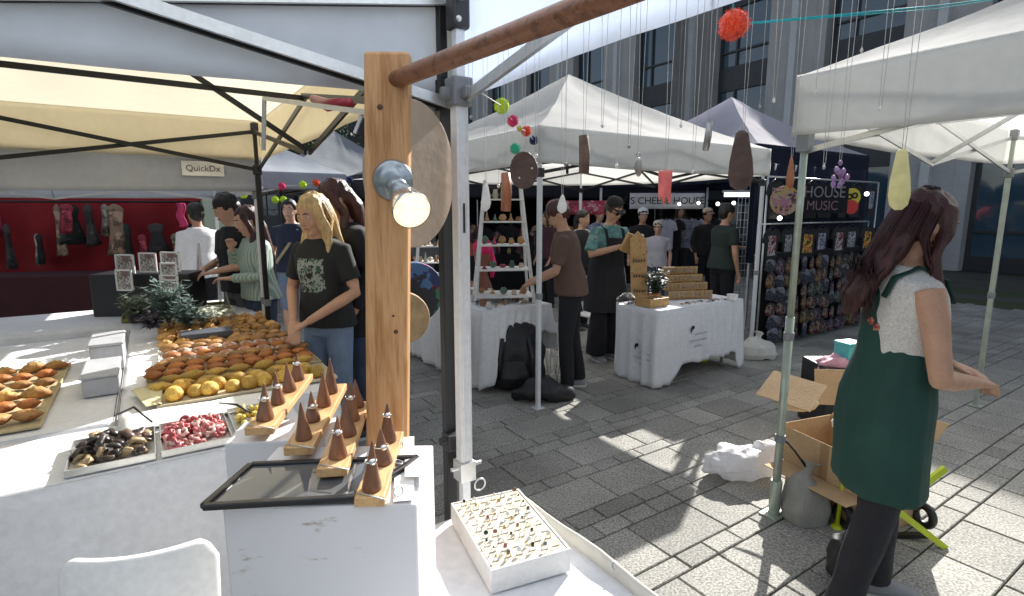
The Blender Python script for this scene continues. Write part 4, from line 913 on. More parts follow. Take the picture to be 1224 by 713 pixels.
# display table of the next stall
table('folding table carrying plants and price frames',W(-1.9,3.55),1.9,.8,.79)
tcloth('white cloth on the table of plants behind the bread',W(-1.92,3.52),1.94,.85,.80,(.45,.3,.3,.3),cloth_cool,seed=54,group='coloured stall cloths')
tray(-.95,3.56,.75,.5,.803,mat('olive_tray',(.20,.20,.05),.6),'olive green tray under the seedlings',h=.03)
def pframe(px,py,y,w,h,label):
    b=aty(px,py+h,y); s=y/650; W_,H_=w*s,h*s; o=empty('card_display',b,label,'frame','white frames on the plant table',-.12)
    m=MB(); t=.012
    for c,sz in (((0,0,t/2),(W_,.012,t)),((0,0,H_-t/2),(W_,.012,t)),((-W_/2+t/2,0,H_/2),(t,.012,H_)),((W_/2-t/2,0,H_/2),(t,.012,H_))): m.box(c,sz)
    m.tube([(0,.01,H_*.7),(0,.09,-.0)],.005,6); m.build('frame',cloth_white,o,bevel=.002)
    MB().box((0,.001,H_/2),(W_-2*t,.003,H_-2*t)).build('picture',patchy('print_%d'%(px%3),[(.45,.40,.35),(.25,.12,.10),(.60,.58,.54),(.12,.12,.14)],26,.6),o)
k=0
for px,py,w,h in ((151,304,25,26),(178,302,23,24),(205,301,25,24),(150,322,22,26),(203,314,22,22),(204,328,24,28)):
    k+=1; pframe(px,py,4.35 if py<310 else 4.15,w,h,('square white frame at the left end of the top row','square white frame in the middle of the top row','white frame with a dark print at the end of the top row','white frame on the lower step at the left end','small white frame beneath the dark print','lowest white frame, next to the blue green plant')[k-1])
b_=MB(); b_.box((0,0,.17),(.75,.28,.34)); o=b_.build('display_step',blackplastic,None,bevel=.01); o.location=aty(178,330,4.42); o.location.z=.80; o.rotation_euler=(0,0,.1); tag(o,'dark step behind the plants holding the white frames','stand')
def plant(loc,h,r,n,lm,label,pot=None,droop=.3,name='potted_plant',leaf=(.012,.08)):
    o=empty(name,loc,label,'plant'); g=MB()
    for i in range(n):
        a=rnd.random()*6.28; rr=r*rnd.uniform(.2,1); hh=h*rnd.uniform(.55,1)
        p0=Vector((0,0,.02)); p1=Vector((math.cos(a)*rr*.5,math.sin(a)*rr*.5,hh*.7)); p2=Vector((math.cos(a)*rr,math.sin(a)*rr,hh*(1-droop*rnd.random())))
        g.tube([p0,p1,p2],[.002,.0018,.001],4)
        for j in range(7):
            t=.25+.75*j/6; p=(p0*(1-t)**2+p1*2*t*(1-t)+p2*t*t); b=rnd.random()*6.28; d=Vector((math.cos(b),math.sin(b),rnd.uniform(-.3,.7)))*leaf[1]*rnd.uniform(.5,1); s=d.cross(Vector((0,0,1))).normalized()*leaf[0]*rnd.uniform(.7,1.3)
            g.add([p,p+d*.5+s,p+d,p+d*.5-s],[(0,1,2,3)],False)
    g.build('foliage',lm,o,recalc=False)
    if pot: MB().lathe([(r*.28,0),(r*.36,.07),(r*.38,.075)],n=16).build('pot',pot,o)
    return o
teal=mat('bluegreen_leaf',(.13,.19,.17),.5,0,.25,20); gl=mat('leaf_green',(.05,.10,.03),.5,0,.3,20); dusty=mat('dusty_leaf',(.20,.24,.16),.6,0,.3,20); whitefl=mat('white_blossom',(.60,.62,.52),.6,0,.2,20)
p=aty(200,368,3.75); plant((p.x,p.y,.81),.38,.13,60,teal,'blue green feathery plant in front of the white frames',leaf=(.012,.10))
p=aty(222,372,3.7); plant((p.x,p.y,.81),.27,.13,50,teal,'shorter blue green plant beside the seedlings',leaf=(.012,.08),droop=.6)
p=aty(160,352,4.0); plant((p.x,p.y,.81),.24,.16,45,dusty,'dusty green plant under the left white frames',pot=blackplastic)
p=aty(182,384,3.65); plant((p.x,p.y,.82),.12,.08,30,mat('mauve_leaf',(.12,.10,.13),.6),'small greyish purple plant on the olive tray')
p=aty(243,368,3.9); plant((p.x,p.y,.81),.14,.17,70,whitefl,'clump of white blossom in clear wrapping',leaf=(.016,.035),name='flower_bunch')
g=MB(); g.grid(lambda a,b:Vector((.42*(a-.5)*(1-.2*b),.14*math.sin(a*3)+.02*noise.noise(Vector((a*6,b*6,1))),.15*b+.02*noise.noise(Vector((a*9,3,b*4))))),24,8); o=g.build('plastic_wrap',glassy('clear_wrap',(.92,.95,.93),.15,.35),None,recalc=False,solid=.001); o.location=aty(250,372,3.78); o.location.z=.81; tag(o,'clear plastic wrap standing round the white blossom','wrap')
g=MB(); g.box((0,0,.02),(.30,.16,.04)); o=g.build('seed_box',mat('slate_box',(.07,.08,.10),.6),None,bevel=.006); o.location=aty(245,385,3.55); o.location.z=.808; o.rotation_euler=(0,0,ROT); tag(o,'grey shallow crate at the edge of the olive tray','crate')
# white A frame stand
a=MB(); q=Vector((0,0,0))
for x in(-.13,.13):
    for y in(-.22,.22): a.bar((x,y,0),(x*.6,0,1.36),.022,.012)
a.bar((-.12,-.2,.1),(.12,-.2,.1),.02); a.bar((-.12,.2,.1),(.12,.2,.1),.02); o=a.build('trestle_stand',cloth_white,None); p=aty(252,330,4.75); o.location=(p.x,p.y,0); o.rotation_euler=(0,0,.9); tag(o,'narrow white A frame stand behind the plants','stand')
# ------------------------------------------------------------------ stalls of the middle tent
NBu,NBv=nu,nv
def WN(u,v,z=0): return W(NBu+u,NBv+v,z)
table('folding table under the white ladder shelf',WN(-.15,.60),.66,1.85,.75)
tcloth('long white pleated cloth under the ladder shelf',WN(-.20,.56),.76,1.95,.755,(lambda t:.06+.44*min(1,max(0,(t-.10)*7))+.02*math.sin(t*17),.3,.05,.04),cloth_white,seed=64,amp=.040,freq=15,group='white stall cloths')
table('folding table under the wooden jewellery racks',WN(1.24,-.17),1.18,.46,.725)
tcloth('white printed cloth under the wooden jewellery racks',WN(1.20,-.21),1.26,.54,.735,(lambda t:.02+.17*max(0,min(1,(t-.12)*8))*max(0,min(1,(.965-t)*20))+.012*math.sin(t*23),.06,.05,.015),cloth_cool,seed=74,amp=.026,freq=10,group='white stall cloths')
def logo(org,rz,s,label):
    o=empty('cloth_print',org,label,'print','prints on the white stall cloth',rz)
    ink=mat('print_ink',(.02,.02,.03),.8); gi=mat('print_grey',(.30,.32,.36),.8)
    g=MB(); g.prism([(-.022*s,-.035*s),(-.008*s,-.012*s),(.004*s,.002*s),(.020*s,.006*s),(.026*s,.018*s),(.018*s,.034*s),(-.002*s,.036*s),(-.018*s,.020*s),(-.022*s,0)],-.0008,.0008,axis='y'); g.build('emblem',ink,o)
    for j,(x0,x1,z) in enumerate(((.03,.21,-.045),(-.04,.21,-.10),(.03,.14,-.15))):
        m=MB(); n=int((x1-x0)/.012)
        m.tube([((x0+.006*k)*s,0,(z+.010*math.sin(k*2.1)+.004*math.sin(k*5.3))*s) for k in range(int((x1-x0)/.006))],.0016*s,4); m.build('script_line',gi,o)
logo(WN(1.62,-.262,.52),ROT,1.1,'black leaf emblem with faint script on the long side of the cloth')
logo(WN(1.168,.02,.36),ROT+R(90)+math.pi,1.0,'small black leaf emblem on the short side of the cloth')
def ladder(loc,rz,h,w,label,items=True,group='white ladder shelves'):
    o=empty('ladder_shelf',loc,label,'shelf',group,rz); wp=mat('white_paint_wood',(.70,.70,.68),.5,0,.06)
    for s in(-1,1):
        MB().bar((s*w/2,-.20,0),(s*w*.30,0,h),.022,.034).build('front_rail',wp,o,bevel=.003)
        MB().bar((s*w/2,.20,0),(s*w*.30,.02,h),.022,.026).build('rear_rail',wp,o,bevel=.003)
    zs=[.06,.30,.52,.73,.93]
    for z in zs:
        z*=h/1.1; k=1-z/h; ww=w*(.6+.4*k)+.02; dd=.38*k+.06; MB().box((0,0,z),(ww,dd,.014)).build('shelf_board',wp,o,bevel=.002)
        if items:
            for q in range(5 if z<.8*h else 3):
                c=rnd.choice([(.30,.14,.06),(.5,.42,.3),(.6,.58,.52),(.35,.05,.08),(.10,.16,.12),(.42,.24,.10)])
                m=mat('ware_%d%d'%(int(c[0]*100),int(c[1]*100)),c,.6,0,.2,30,objrand=.3); g=MB(); t=rnd.random(); hh=rnd.uniform(.04,.10)
                if t<.35: g.lathe([(.022,0),(.03,hh*.4),(.018,hh*.8),(.022,hh)],n=12)
                elif t<.7: g.lathe([(.03,0),(.012,hh*.5),(.002,hh*1.2)],n=10)
                else: g.ell((0,0,hh*.4),(.035,.03,hh*.4),10,7,jit=.3,seed=q)
                it=g.build('trinket',m,None); it.location=Vector(loc)+Matrix.Rotation(rz,3,'Z')@Vector(((q+.5)/5*ww*.9-ww*.45,rnd.uniform(-dd*.3,dd*.3),z+.008)); tag(it,'small craft trinket on the shelves of a white ladder','trinket','trinkets on the white ladder shelves')
    return o
pl=aty(612,370,5.25); ladder((-.09,5.30,.757),.12,1.16,.56,'tall white ladder shelf crowded with craft trinkets')
p=aty(515,330,6.6); ladder((p.x,p.y,.757),.2,.95,.36,'second white ladder shelf farther along the same table')
# clutter on the ladder table
cl=[(.55,.50,.42),(.30,.15,.07),(.60,.60,.58),(.20,.10,.06),(.5,.35,.18)]
for k in range(46):
    u=rnd.uniform(-.1,.48); v=rnd.uniform(.62,2.3); c=rnd.choice(cl); m=mat('craft_%d'%int(c[0]*100),c,.6,0,.2,30,objrand=.3); g=MB(); t=rnd.random()
    if t<.4: g.tube([(0,0,.005),(rnd.uniform(-.06,.06),.03,.03),(rnd.uniform(-.1,.1),rnd.uniform(-.08,.08),.012)],[.008,.011,.006],7)
    elif t<.75: g.lathe([(.03,0),(.035,.02),(.02,.05),(.024,.06)],n=12)
    else: g.box((0,0,.03),(.07,.05,.06),rnd.random())
    o=g.build('craft_piece',m,None); o.location=WN(u,v,.762); o.rotation_euler=(0,0,rnd.random()*6); tag(o,'small wood or bone craft piece lying on the ladder table','craft','craft pieces on the ladder table')
lace=fabric('sheer_lace',(.66,.66,.68),.3,.8,30)
g=MB(); g.ell((0,0,.06),(.20,.26,.14),16,10,jit=.4,seed=3); o=g.build('lace_heap',lace,None); o.location=WN(.10,1.75,.78); tag(o,'heap of sheer pale lace at the far end of the ladder table','cloth')
# pink mannequin head / round hat piece
def hatpiece():
    p=aty(577,292,5.9); o=empty('wig_bust',(p.x,p.y,.76),'bright pink headpiece on a brown bust behind the ladder','bust'); MB().lathe([(.09,0),(.10,.05),(.06,.16),(.05,.25),(.09,.33),(.10,.42),(.06,.50),(.01,.52)],n=14).build('bust',mat('bust_brown',(.22,.08,.05),.6),o)
    c=MB(); c.ell((0,0,.46),(.11,.11,.12),12,8,jit=.3,seed=1); c.tube([(.07,0,.45),(.11,0,.3),(.1,.0,.15)],[.04,.04,.02],8); c.build('headpiece',mat('hot_pink_fluff',(.60,.02,.12),.9,0,.3,30,.8,60),o)
hatpiece()
# black bags
def bags():
    b=mat('black_nylon',(.014,.014,.016),.55,0,.2,8,.5,14)
    p=atz(612,462,0); o=empty('rucksack',(p.x+.02,p.y+.0,0),'large black rucksack standing against the pleated cloth','bag',rz=.1)
    g=MB(); g.tube([(0,0,.02),(0,0,.12),(0,.0,.36),(0,.01,.52),(0,.0,.62)],[(.26,.16),(.30,.18),(.285,.17),(.25,.14),(.13,.07)],16,ref=(1,0,0)); me=remesh(g,.014,2,.03,(7,7,7),3); link(me,'main_bag',b,o)
    g=MB(); g.tube([(-.02,-.15,.05),(-.02,-.17,.14),(-.02,-.15,.30)],[(.13,.05),(.14,.06),(.11,.04)],12,ref=(1,0,0)); link(remesh(g,.014,2,.015,(9,9,9),5),'front_pocket',b,o)
    MB().tube([(-.05,.0,.60),(-.04,-.01,.67),(.04,-.01,.67),(.05,0,.60)],.008,6).build('handle',blackplastic,o)
    for s in(-1,1): MB().tube([(s*.12,-.145,.50),(s*.15,-.19,.32),(s*.14,-.15,.12)],[(.018,.004)]*3,6,ref=(1,0,0)).build('strap',mat('webbing',(.03,.03,.033),.6),o)
    g=MB(); g.tube([(-.26,0,.05),(-.12,0,.09),(.05,.0,.10),(.2,0,.07),(.28,0,.03)],[(.05,.05),(.12,.09),(.15,.10),(.11,.07),(.04,.03)],14,ref=(0,1,0)); me=remesh(g,.014,1,.05,(8,8,8),8)
    s=link(me,'black_sack',b,None); p=atz(648,478,0); s.location=(p.x,p.y,.0); s.rotation_euler=(0,0,.2); tag(s,'slumped black sack weighing down the foot of the white tent leg','sack')
    w=MB(); p=atz(665,462,0)
    for k in range(9):
        a=k*2*math.pi/9; w.tube([(.11*math.cos(a),.11*math.sin(a),0),(.15*math.cos(a+.25),.15*math.sin(a+.25),.34)],.0035,5); w.tube([(.11*math.cos(a),.11*math.sin(a),0),(.15*math.cos(a-.25),.15*math.sin(a-.25),.34)],.0035,5)
    w.torus((0,0,.34),.15,.005,24,6).torus((0,0,0),.11,.005,20,6); o=w.build('wire_basket',steel,None); o.location=(p.x+.0,p.y+.25,0); tag(o,'silver wire basket between the rucksack and the stooping man','basket')
bags()
def pchair(px,py,y,label,rz):
    p=aty(px,py,y); o=empty('plastic_chair',(p.x,p.y,0),label,'chair',rz=rz); cw=MATS['white_chair_plastic']
    for i in range(5): MB().tube([((i-2)*.08,.0,.44),((i-2)*.085,.05,.62),((i-2)*.08,.06,.80)],.012,6).build('back_slat',cw,o)
    MB().tube([(-.2,.03,.44),(-.2,.06,.76),(-.1,.07,.84),(.1,.07,.84),(.2,.06,.76),(.2,.03,.44)],.018,8).build('back_frame',cw,o)
    MB().box((0,-.18,.43),(.42,.42,.025)).build('seat',cw,o,bevel=.008)
    for x in(-.19,.19):
        for y_ in(-.36,.02): MB().tube([(x,y_,.43),(x*1.1,y_*1.08,0)],[.02,.015],8).build('leg',cw,o)
pchair(703,420,6.4,'white plastic chair in the sun between the man and the vendor',.6)
# jewellery racks on right table
def racks():
    z=.74; pine=wood('honey_pine',(.50,.31,.13),(.34,.18,.06),(9,1.1,9),.5,False)
    p=aty(764,366,5.35); o=empty('earring_board',(p.x,p.y,z),'tall honey wood earring board leaning by the vendor','board',rz=.2); o.rotation_euler=(R(-9),0,.15)
    b=MB(); b.prism([(-.085,0),(.085,0),(.085,.62),(.0,.70),(-.085,.62)],-.009,.009,axis='y'); b.build('back_panel',pine,o,bevel=.002)
    for k in range(3): MB().box((0,-.02,.13+.15*k),(.15,.03,.012)).build('ledge',pine,o)
    for k in range(3):
        g=MB(); 
        for j in range(5): g.ell((-.055+.027*j,-.018,.10+.15*k),(.007,.004,.014),8,5)
        g.build('earring_card',mat('dark_charms',(.05,.05,.05),.3,.4,.3,60),o)
    p=aty(822,362,5.55); o=empty('tiered_rack',(p.x,p.y,z),'four step wooden rack of jewellery cards','rack',rz=ROT-.35)
    for k in range(4):
        w=.50-.03*k; MB().box((0,.075*k,.075*k+.012),(w,.10,.016)).build('step',pine,o,bevel=.002); MB().box((0,.075*k-.045,.075*k+.045),(w,.010,.075)).build('riser',pine,o,bevel=.001)
        for j in range(9):
            MB().box((-w/2+.04+j*(w-.08)/8,.075*k-.052,.075*k+.048),(.030,.004,.045)).build('jewellery_card',patchy('cards_%d'%(j%3),[(.45,.30,.14),(.10,.07,.05),(.40,.38,.33),(.20,.12,.06)],50,.5),o)
    for s in(-1,1): MB().prism([(-.09,0),(.28,0),(.28,.30),(.19,.30)],s*.245-.006,s*.245+.006,axis='y').build('side_panel',pine,o) if 0 else None
    p=aty(779,368,5.12); o=empty('wicker_basket',(p.x,p.y,z),'low square wooden basket at the front of the rack table','basket',rz=ROT)
    m=MB(); 
    for c,s in (((0,-.09,.04),(.26,.012,.08)),((0,.09,.04),(.26,.012,.08)),((-.124,0,.04),(.012,.17,.08)),((.124,0,.04),(.012,.17,.08)),((0,0,.006),(.24,.17,.01))): m.box(c,s)
    m.build('basket_wall',pine,o,bevel=.004)
    for k in range(12): it=MB().ell((0,0,0),(rnd.uniform(.015,.03),.02,.018),8,6,jit=.3,seed=k).build('polished_stone',[bone,mat('stone_brown',(.15,.09,.05),.3),gl][k%3],None); it.location=Vector(o.location)+Vector((rnd.uniform(-.08,.08),rnd.uniform(-.05,.05),.035+.03*rnd.random())); tag(it,'loose pebble like piece inside the low wooden basket','pebble','pebbles in the wooden basket')
    p=aty(783,350,5.4); plant((p.x,p.y,z),.36,.17,70,mat('grey_green_leaf',(.07,.10,.075),.5,0,.3,20),'bushy grey green plant between the earring board and the tiered rack',pot=mat('terracotta',(.35,.14,.07),.7),leaf=(.014,.06))
    p=aty(749,362,5.2); o=MB().ell((0,0,.05),(.09,.07,.06),12,8,jit=.6,seed=5).build('plastic_bag',glassy('clear_bag',(.85,.88,.85),.2,.5),None); o.location=(p.x,p.y,z); tag(o,'small crumpled clear bag at the corner of the rack table','bag')
    p=aty(875,361,5.45); g=MB(); g.lathe([(.045,0),(.055,.055),(.050,.053),(.042,.006)],n=18,cap=False); g.cyl((0,0,.001),(0,0,.006),.044); o=g.build('paper_cup',paper,None); o.location=(p.x,p.y,z); tag(o,'short white cup at the end of the rack table','cup')
    for k in range(40):
        it=MB().ell((0,0,.004),(rnd.uniform(.008,.018),.010,.006),8,5).build('bead_piece',[mat('dark_charms',(.05,.05,.05),.3,.4,.3,60),bone,rust,tinm][k%4],None); it.location=WN(rnd.uniform(1.62,2.35),rnd.uniform(-.17,-.06),z+.002); tag(it,'small charm laid along the front of the rack table','charm','charms on the rack table')
    g=MB(); g.lathe([(.12,0),(.15,.28),(.145,.28),(.115,.01)],n=20,cap=False); g.cyl((0,0,.002),(0,0,.01),.115); p=atz(836,440,0); o=g.build('bucket',mat('lime_plastic',(.45,.55,.03),.4),None); o.location=(p.x+.1,p.y+.35,0); tag(o,'lime green bucket under the rack table','bucket')
racks()
def sandbag(p,m,sx,sy,h,label,knot=True,seed=0):
    g=MB(); g.tube([(0,0,.0),(0,0,h*.25),(0,0,h*.55),(0,0,h*.8),(.01,0,h*.9)],[(sx*.85,sy*.85),(sx,sy),(sx*.85,sy*.85),(sx*.4,sy*.4),(sx*.12,sy*.12)],18); 
    if knot: g.tube([(.01,0,h*.86),(.02,.0,h),(.03,.01,h*1.1)],[.03,.025,.06],10)
    me=remesh(g,.012,1,.03,(9,9,4),seed); o=link(me,'sandbag',m,None); o.location=p; tag(o,label,'sandbag'); return o
ws=mat('woven_white_sack',(.55,.54,.50),.8,0,.1,10,.4,60)
sandbag(WN(2.98,-.08,0),ws,.24,.17,.26,'white sandbag at the foot of the leg beside the rack table',seed=4)
# ------------------------------------------------------------------ right foreground
pf=Vector((1.434,2.747,0))
sb=sandbag(pf+Vector((.135,-.03,0)),mat('grey_woven_sack',(.30,.295,.27),.8,0,.12,10,.5,50,stretch=(1,1,.5)),.125,.115,.29,'tied grey sandbag hung against the galvanised pole',seed=9)
MB().tube([pf+Vector((.02,.0,.44)),pf+Vector((.08,-.01,.37)),pf+Vector((.135,-.03,.29))],.006,6).build('cord',blackplastic,None).update_tag()
bpy.data.objects['cord'].name='tie_cord'; tag(bpy.data.objects['tie_cord'],'black cord tying the grey sandbag to the pole','cord')
g=MB(); g.ell((0,0,.09),(.23,.13,.10),22,14,jit=.35,seed=7); g.tube([(.12,0,.15),(.2,0,.17),(.27,.02,.14)],[.06,.04,.05],10)
o=link(crumple(g,.010,.022,8,2),'carrier_bag',fabric('thin_white_plastic',(.78,.78,.80),.3,.5,20,rough=.3),None); o.location=atz(887,570,0)-Vector((0,-.02,.0)); o.rotation_euler=(0,0,.2); tag(o,'crumpled white carrier bag on the paving left of the pole','bag')
def carton(c,rz,sx,sy,sz,flaps,label,tp=True,z0=0.0,tilt=0):
    o=empty('cardboard_box',(c[0],c[1],z0),label,'box','cardboard boxes behind the pole',rz); o.rotation_euler=(tilt,0,rz); t=.006; m=MB()
    for cc,s in (((0,-sy/2,sz/2),(sx,t,sz)),((0,sy/2,sz/2),(sx,t,sz)),((-sx/2,0,sz/2),(t,sy-t,sz)),((sx/2,0,sz/2),(t,sy-t,sz)),((0,0,t/2),(sx-t,sy-t,t))): m.box(cc,s)
    m.build('carton',cardboard,o,bevel=.002)
    if tp: MB().box((0.02,-sy/2-.0042,sz*.5),(.05,.0015,sz*.98)).build('tape_strip',tape,o)
    for side,ang,ln in flaps:
        f=MB(); w=(sx if side in'nf' else sy)-.01; 
        f.box((0,ln/2,0),(w,ln,.005)); fo=f.build('flap',cardboard,o,bevel=.001)
        pos={'n':(0,-sy/2,sz),'f':(0,sy/2,sz),'l':(-sx/2,0,sz),'r':(sx/2,0,sz)}[side]; rzz={'n':math.pi,'f':0,'l':R(90),'r':R(-90)}[side]
        fo.location=pos; fo.rotation_euler=(R(ang),0,rzz) if 0 else (0,0,0); fo.rotation_euler=Euler((R(ang),0,rzz),'XYZ')
    return o
A_=atz(925,508,.42); B_=atz(1012,548,.42); d=(B_-A_); rzb=math.atan2(d.y,d.x)
ex=d.normalized(); ey=Vector((-ex.y,ex.x,0)); big=A_+ex*.27+ey*.26
carton((big.x,big.y),rzb,.56,.40,.20,[('f',40,.20),('n',-75,.0001)],'open cardboard box full of bags, stacked behind the galvanised pole',z0=.215)
carton((big.x+.03,big.y+.01),rzb+.05,.50,.38,.212,[('f',0,.19),('n',0,.19)],'closed lower cardboard box beneath the open one',tp=False,z0=.0)
fl=atz(935,470,.52); g=MB(); g.box((0,0,0),(.32,.24,.006)); o=g.build('cardboard_flap',cardboard,None,bevel=.001); o.location=(big.x-.15,big.y+.36,.56); o.rotation_euler=(R(28),R(4),rzb+.35); tag(o,'loose tan cardboard sheet propped behind the open box','cardboard')
cf=aty(992,463,3.55); g=MB(); g.box((0,0,0),(.20,.006,.24)); o=g.build('cardboard_flap',cardboard,None,bevel=.001); o.location=cf; o.rotation_euler=(R(-12),0,-.1); tag(o,'upright cardboard panel below the pink bundle','cardboard')
g=MB(); g.ell((0,0,.05),(.13,.09,.06),14,9,jit=.3,seed=4); o=g.build('paper_bag',mat('kraft_bread',(.52,.42,.26),.7),None); o.location=aty(950,492,3.3); o.location.z=.40; tag(o,'rounded tan paper bundle poking from the open box','bag')
g=MB(); g.ell((0,0,.08),(.17,.13,.11),14,9,jit=.55,seed=12); o=link(crumple(g,.011,.04,9,3),'carrier_bag',MATS['thin_white_plastic'],None); o.location=(big.x+.12,big.y,.38); tag(o,'white bag with dark print bulging from the open box','bag'); o.data.materials.clear(); o.data.materials.append(boxprint('printed_bag',(.72,.72,.74),[(.02,.02,.03),(.7,.7,.72),(.05,.05,.08)],(-.2,-.2,-.1),(.0,.2,.1),12,.5))
pk=aty(1003,440,3.95); g=MB(); g.ell((0,0,.06),(.17,.13,.11),14,9,jit=.4,seed=13); o=link(remesh(g,.012,1,.03,(9,9,9),3),'pink_bundle',mat('pink_cloth',(.70,.38,.46),.8,0,.12,8,.4,20),None); o.location=(pk.x,pk.y,pk.z-.06); tag(o,'pale pink cloth bundle under the turquoise box','bundle')
g=MB(); g.box((0,0,.055),(.15,.13,.11)).box((0,0,.115),(.16,.14,.02)); o=g.build('gift_box',mat('turquoise_card',(.10,.50,.50),.5),None,bevel=.006); o.location=(pk.x+.06,pk.y,pk.z+.08); o.rotation_euler=(0,0,.3); tag(o,'small turquoise box on the pink bundle','box')
g=MB(); g.box((0,0,.25),(.42,.36,.5)); o=g.build('storage_crate',blackplastic,None,bevel=.01); o.location=(pk.x+.05,pk.y+.05,0); tag(o,'dark crate beneath the pink bundle','crate')
# yellow green trolley
def trolley():
    lm=mat('lime_steel',(.50,.60,.02),.35,.1); o=empty('hand_trolley',(0,0,0),'black and lime folding trolley at the feet of the woman','trolley')
    a=aty(1012,545,2.62); b=aty(1000,632,2.62); c=aty(1078,575,2.5); 
    MB().tube([a+Vector((0,0,.0)),b],.011,8).build('upright',lm,o); MB().tube([a+Vector((0.004,0,.0)),a+Vector((.008,0,.10))],.015,8).build('grip',blackplastic,o)
    MB().ell(b,(.03,.03,.03),10,8).build('foot',lm,o)
    c=aty(1092,600,2.5); MB().bar(aty(1068,607,2.45),aty(1130,560,2.45),.018,.03).build('brace',lm,o); MB().bar(aty(1068,607,2.45),aty(1130,655,2.45),.018,.03).build('brace',lm,o); MB().bar(aty(1010,640,2.6),aty(1110,640,2.5),.03,.02).build('base_bar',blackmetal,o)
    for x in(1005,1100): p=aty(x,650,2.62); MB().torus((p.x,p.y,.07),.05,.02,20,8,rot=Euler((0,R(90),.2))).build('wheel',blackplastic,o)
trolley()
g=MB(); g.ell((0,0,.10),(.07,.08,.11),14,9,jit=.4,seed=21); o=link(remesh(g,.012,1,.03,(9,9,9),3),'black_bag',MATS['black_nylon'],None); o.location=atz(1004,690,0); tag(o,'small black bag hanging beside the trolley foot','bag')
for i,(q,rz) in enumerate(((atz(960,672,0),.4),)):
    pass
# ------------------------------------------------------------------ people
tee_b=mat('black_jersey',(.013,.013,.016),.9,0,.2,6,.3,20); jeansl=mat('light_denim',(.16,.22,.32),.85,0,.2,9,.4,80); jeansd=mat('dark_denim',(.035,.055,.095),.85,0,.2,9,.4,80)
greyt=mat('grey_trouser',(.10,.105,.11),.85,0,.15,6,.3,20); blkt=mat('black_trouser',(.012,.012,.016),.9,0,.2,6,.3,20); trn=mat('grey_trainer',(.22,.23,.24),.6); wtrn=mat('white_trainer',(.55,.55,.54),.6)
person('blonde woman in a black printed t-shirt looking down at the bread',(-1.20,3.48,0),(-.34,-.94),1.73,build=.90,lean=.08,head=(-.15,.30),arms=(((-.245,.03,1.13),(-.05,.24,.97)),((.245,.03,1.13),(.055,.25,.965))),skin='warm',
  top=dict(mat=boxprint('tee_printed',(.013,.014,.014),[(.25,.30,.26),(.03,.10,.06),(.30,.32,.30),(.02,.02,.02)],(-.095,.03,1.13),(.095,.3,1.34),26,.6),sleeve=.72,fit=.02),bottom=dict(mat=jeansl),hair=('long',HB),voxel=.0068,shoes=wtrn)
def gl_head(root,B,H_,HM,ring,armp,legs,vx):
    c=MB(); c.M=HM
    for s in(-1,1): c.ell((s*.034,.045,.122),(.028,.010,.014),10,6)
    c.build('sunglasses',mat('tortoise',(.20,.10,.04),.2),root)
person('auburn haired woman in long black clothes standing half behind the timber post',(-1.13,3.85,0),(-.80,-.60),1.84,lean=.10,head=(-.2,.5),skin='warm',top=dict(mat=tee_b,sleeve=1.9,hem=.72,name='long_top',fit=.03),bottom=dict(mat=jeansd),hair=('long',HR),voxel=.009)
person('dark haired man in a black t-shirt and grey trousers beside the striped woman',(-2.42,4.82,0),(-.55,-.83),1.77,lean=.08,head=(-.25,.35),arms=(((-.26,.02,1.16),(-.10,.27,1.10)),((.26,.02,1.16),(.06,.29,1.10))),top=dict(mat=tee_b,sleeve=.75,fit=.022),bottom=dict(mat=greyt),hair=('short',HK),voxel=.010)
person('woman in a pale green striped top with one hand raised to her chin',(-2.16,4.62,0),(-.72,-.69),1.66,lean=.06,head=(-.1,.3),arms=(((-.24,.06,1.14),(-.06,.26,1.13)),((.22,.12,1.16),(.04,.20,1.38))),top=dict(mat=stripes('green_stripe',(.42,.48,.42),(.24,.32,.27),42,0,.45),sleeve=1.9,hem=.93,fit=.025),bottom=dict(mat=jeansd),hair=('long',HR),voxel=.010)
def st1(root,B,H_,HM,ring,armp,legs,vx): strap(root,ring,B,mat('tan_strap',(.36,.30,.20),.7))
person('man in a navy t-shirt and denim shorts with a strap across his chest',(-2.62,6.5,0),(.1,-1),1.74,top=dict(mat=mat('navy_jersey',(.018,.024,.05),.9),sleeve=.7,fit=.022),bottom=dict(mat=jeansl,len=.55,name='shorts'),hair=('short',HK),voxel=.013,extras=st1,shoes=wtrn)
person('man in a white shirt and black trousers turned away by the red stall',(-3.50,6.1,0),(-.7,.5),1.70,top=dict(mat=cloth_white,sleeve=1.5,fit=.03),bottom=dict(mat=blkt),hair=('short',HK),voxel=.014,skin='tan')
person('stooping man in a brown t-shirt and black trousers reaching to the ladder table',(.53,4.84,0),(-.92,.15),1.72,build=.94,lean=.15,head=(.1,.62),arms=(((-.235,.12,1.12),(-.12,.34,1.00)),((.235,.08,1.12),(.16,.32,1.02))),stance=((-.10,.04),(.10,-.06)),skin='warm',top=dict(mat=mat('brown_jersey',(.12,.072,.055),.9,0,.1,6,.3,20),sleeve=.8,fit=.026),bottom=dict(mat=blkt),hair=('short',HR),shoes=trn,voxel=.010)
def vend(root,B,H_,HM,ring,armp,legs,vx):
    cap(root,HM,tee_b,True); glasses(root,HM)
    c=MB(); c.rings([ring(0,0,.55,.25,.20),ring(0,0,.80,.225,.18),ring(0,0,1.03,.198,.155),ring(0,.004,1.16,.172,.150),ring(0,.02,1.26,.13,.145),ring(0,.02,1.34,.11,.130)])
    link(remesh(c,.011,2,.010,(9,9,3),4),'apron',tee_b,root)
    for s in(-1,1): MB().tube([B(s*.10,.13,1.28),B(s*.11,.08,1.42),B(s*.09,-.03,1.455)],[(.018,.004)]*3,6,ref=(1,0,0)).build('apron_strap',tee_b,root)
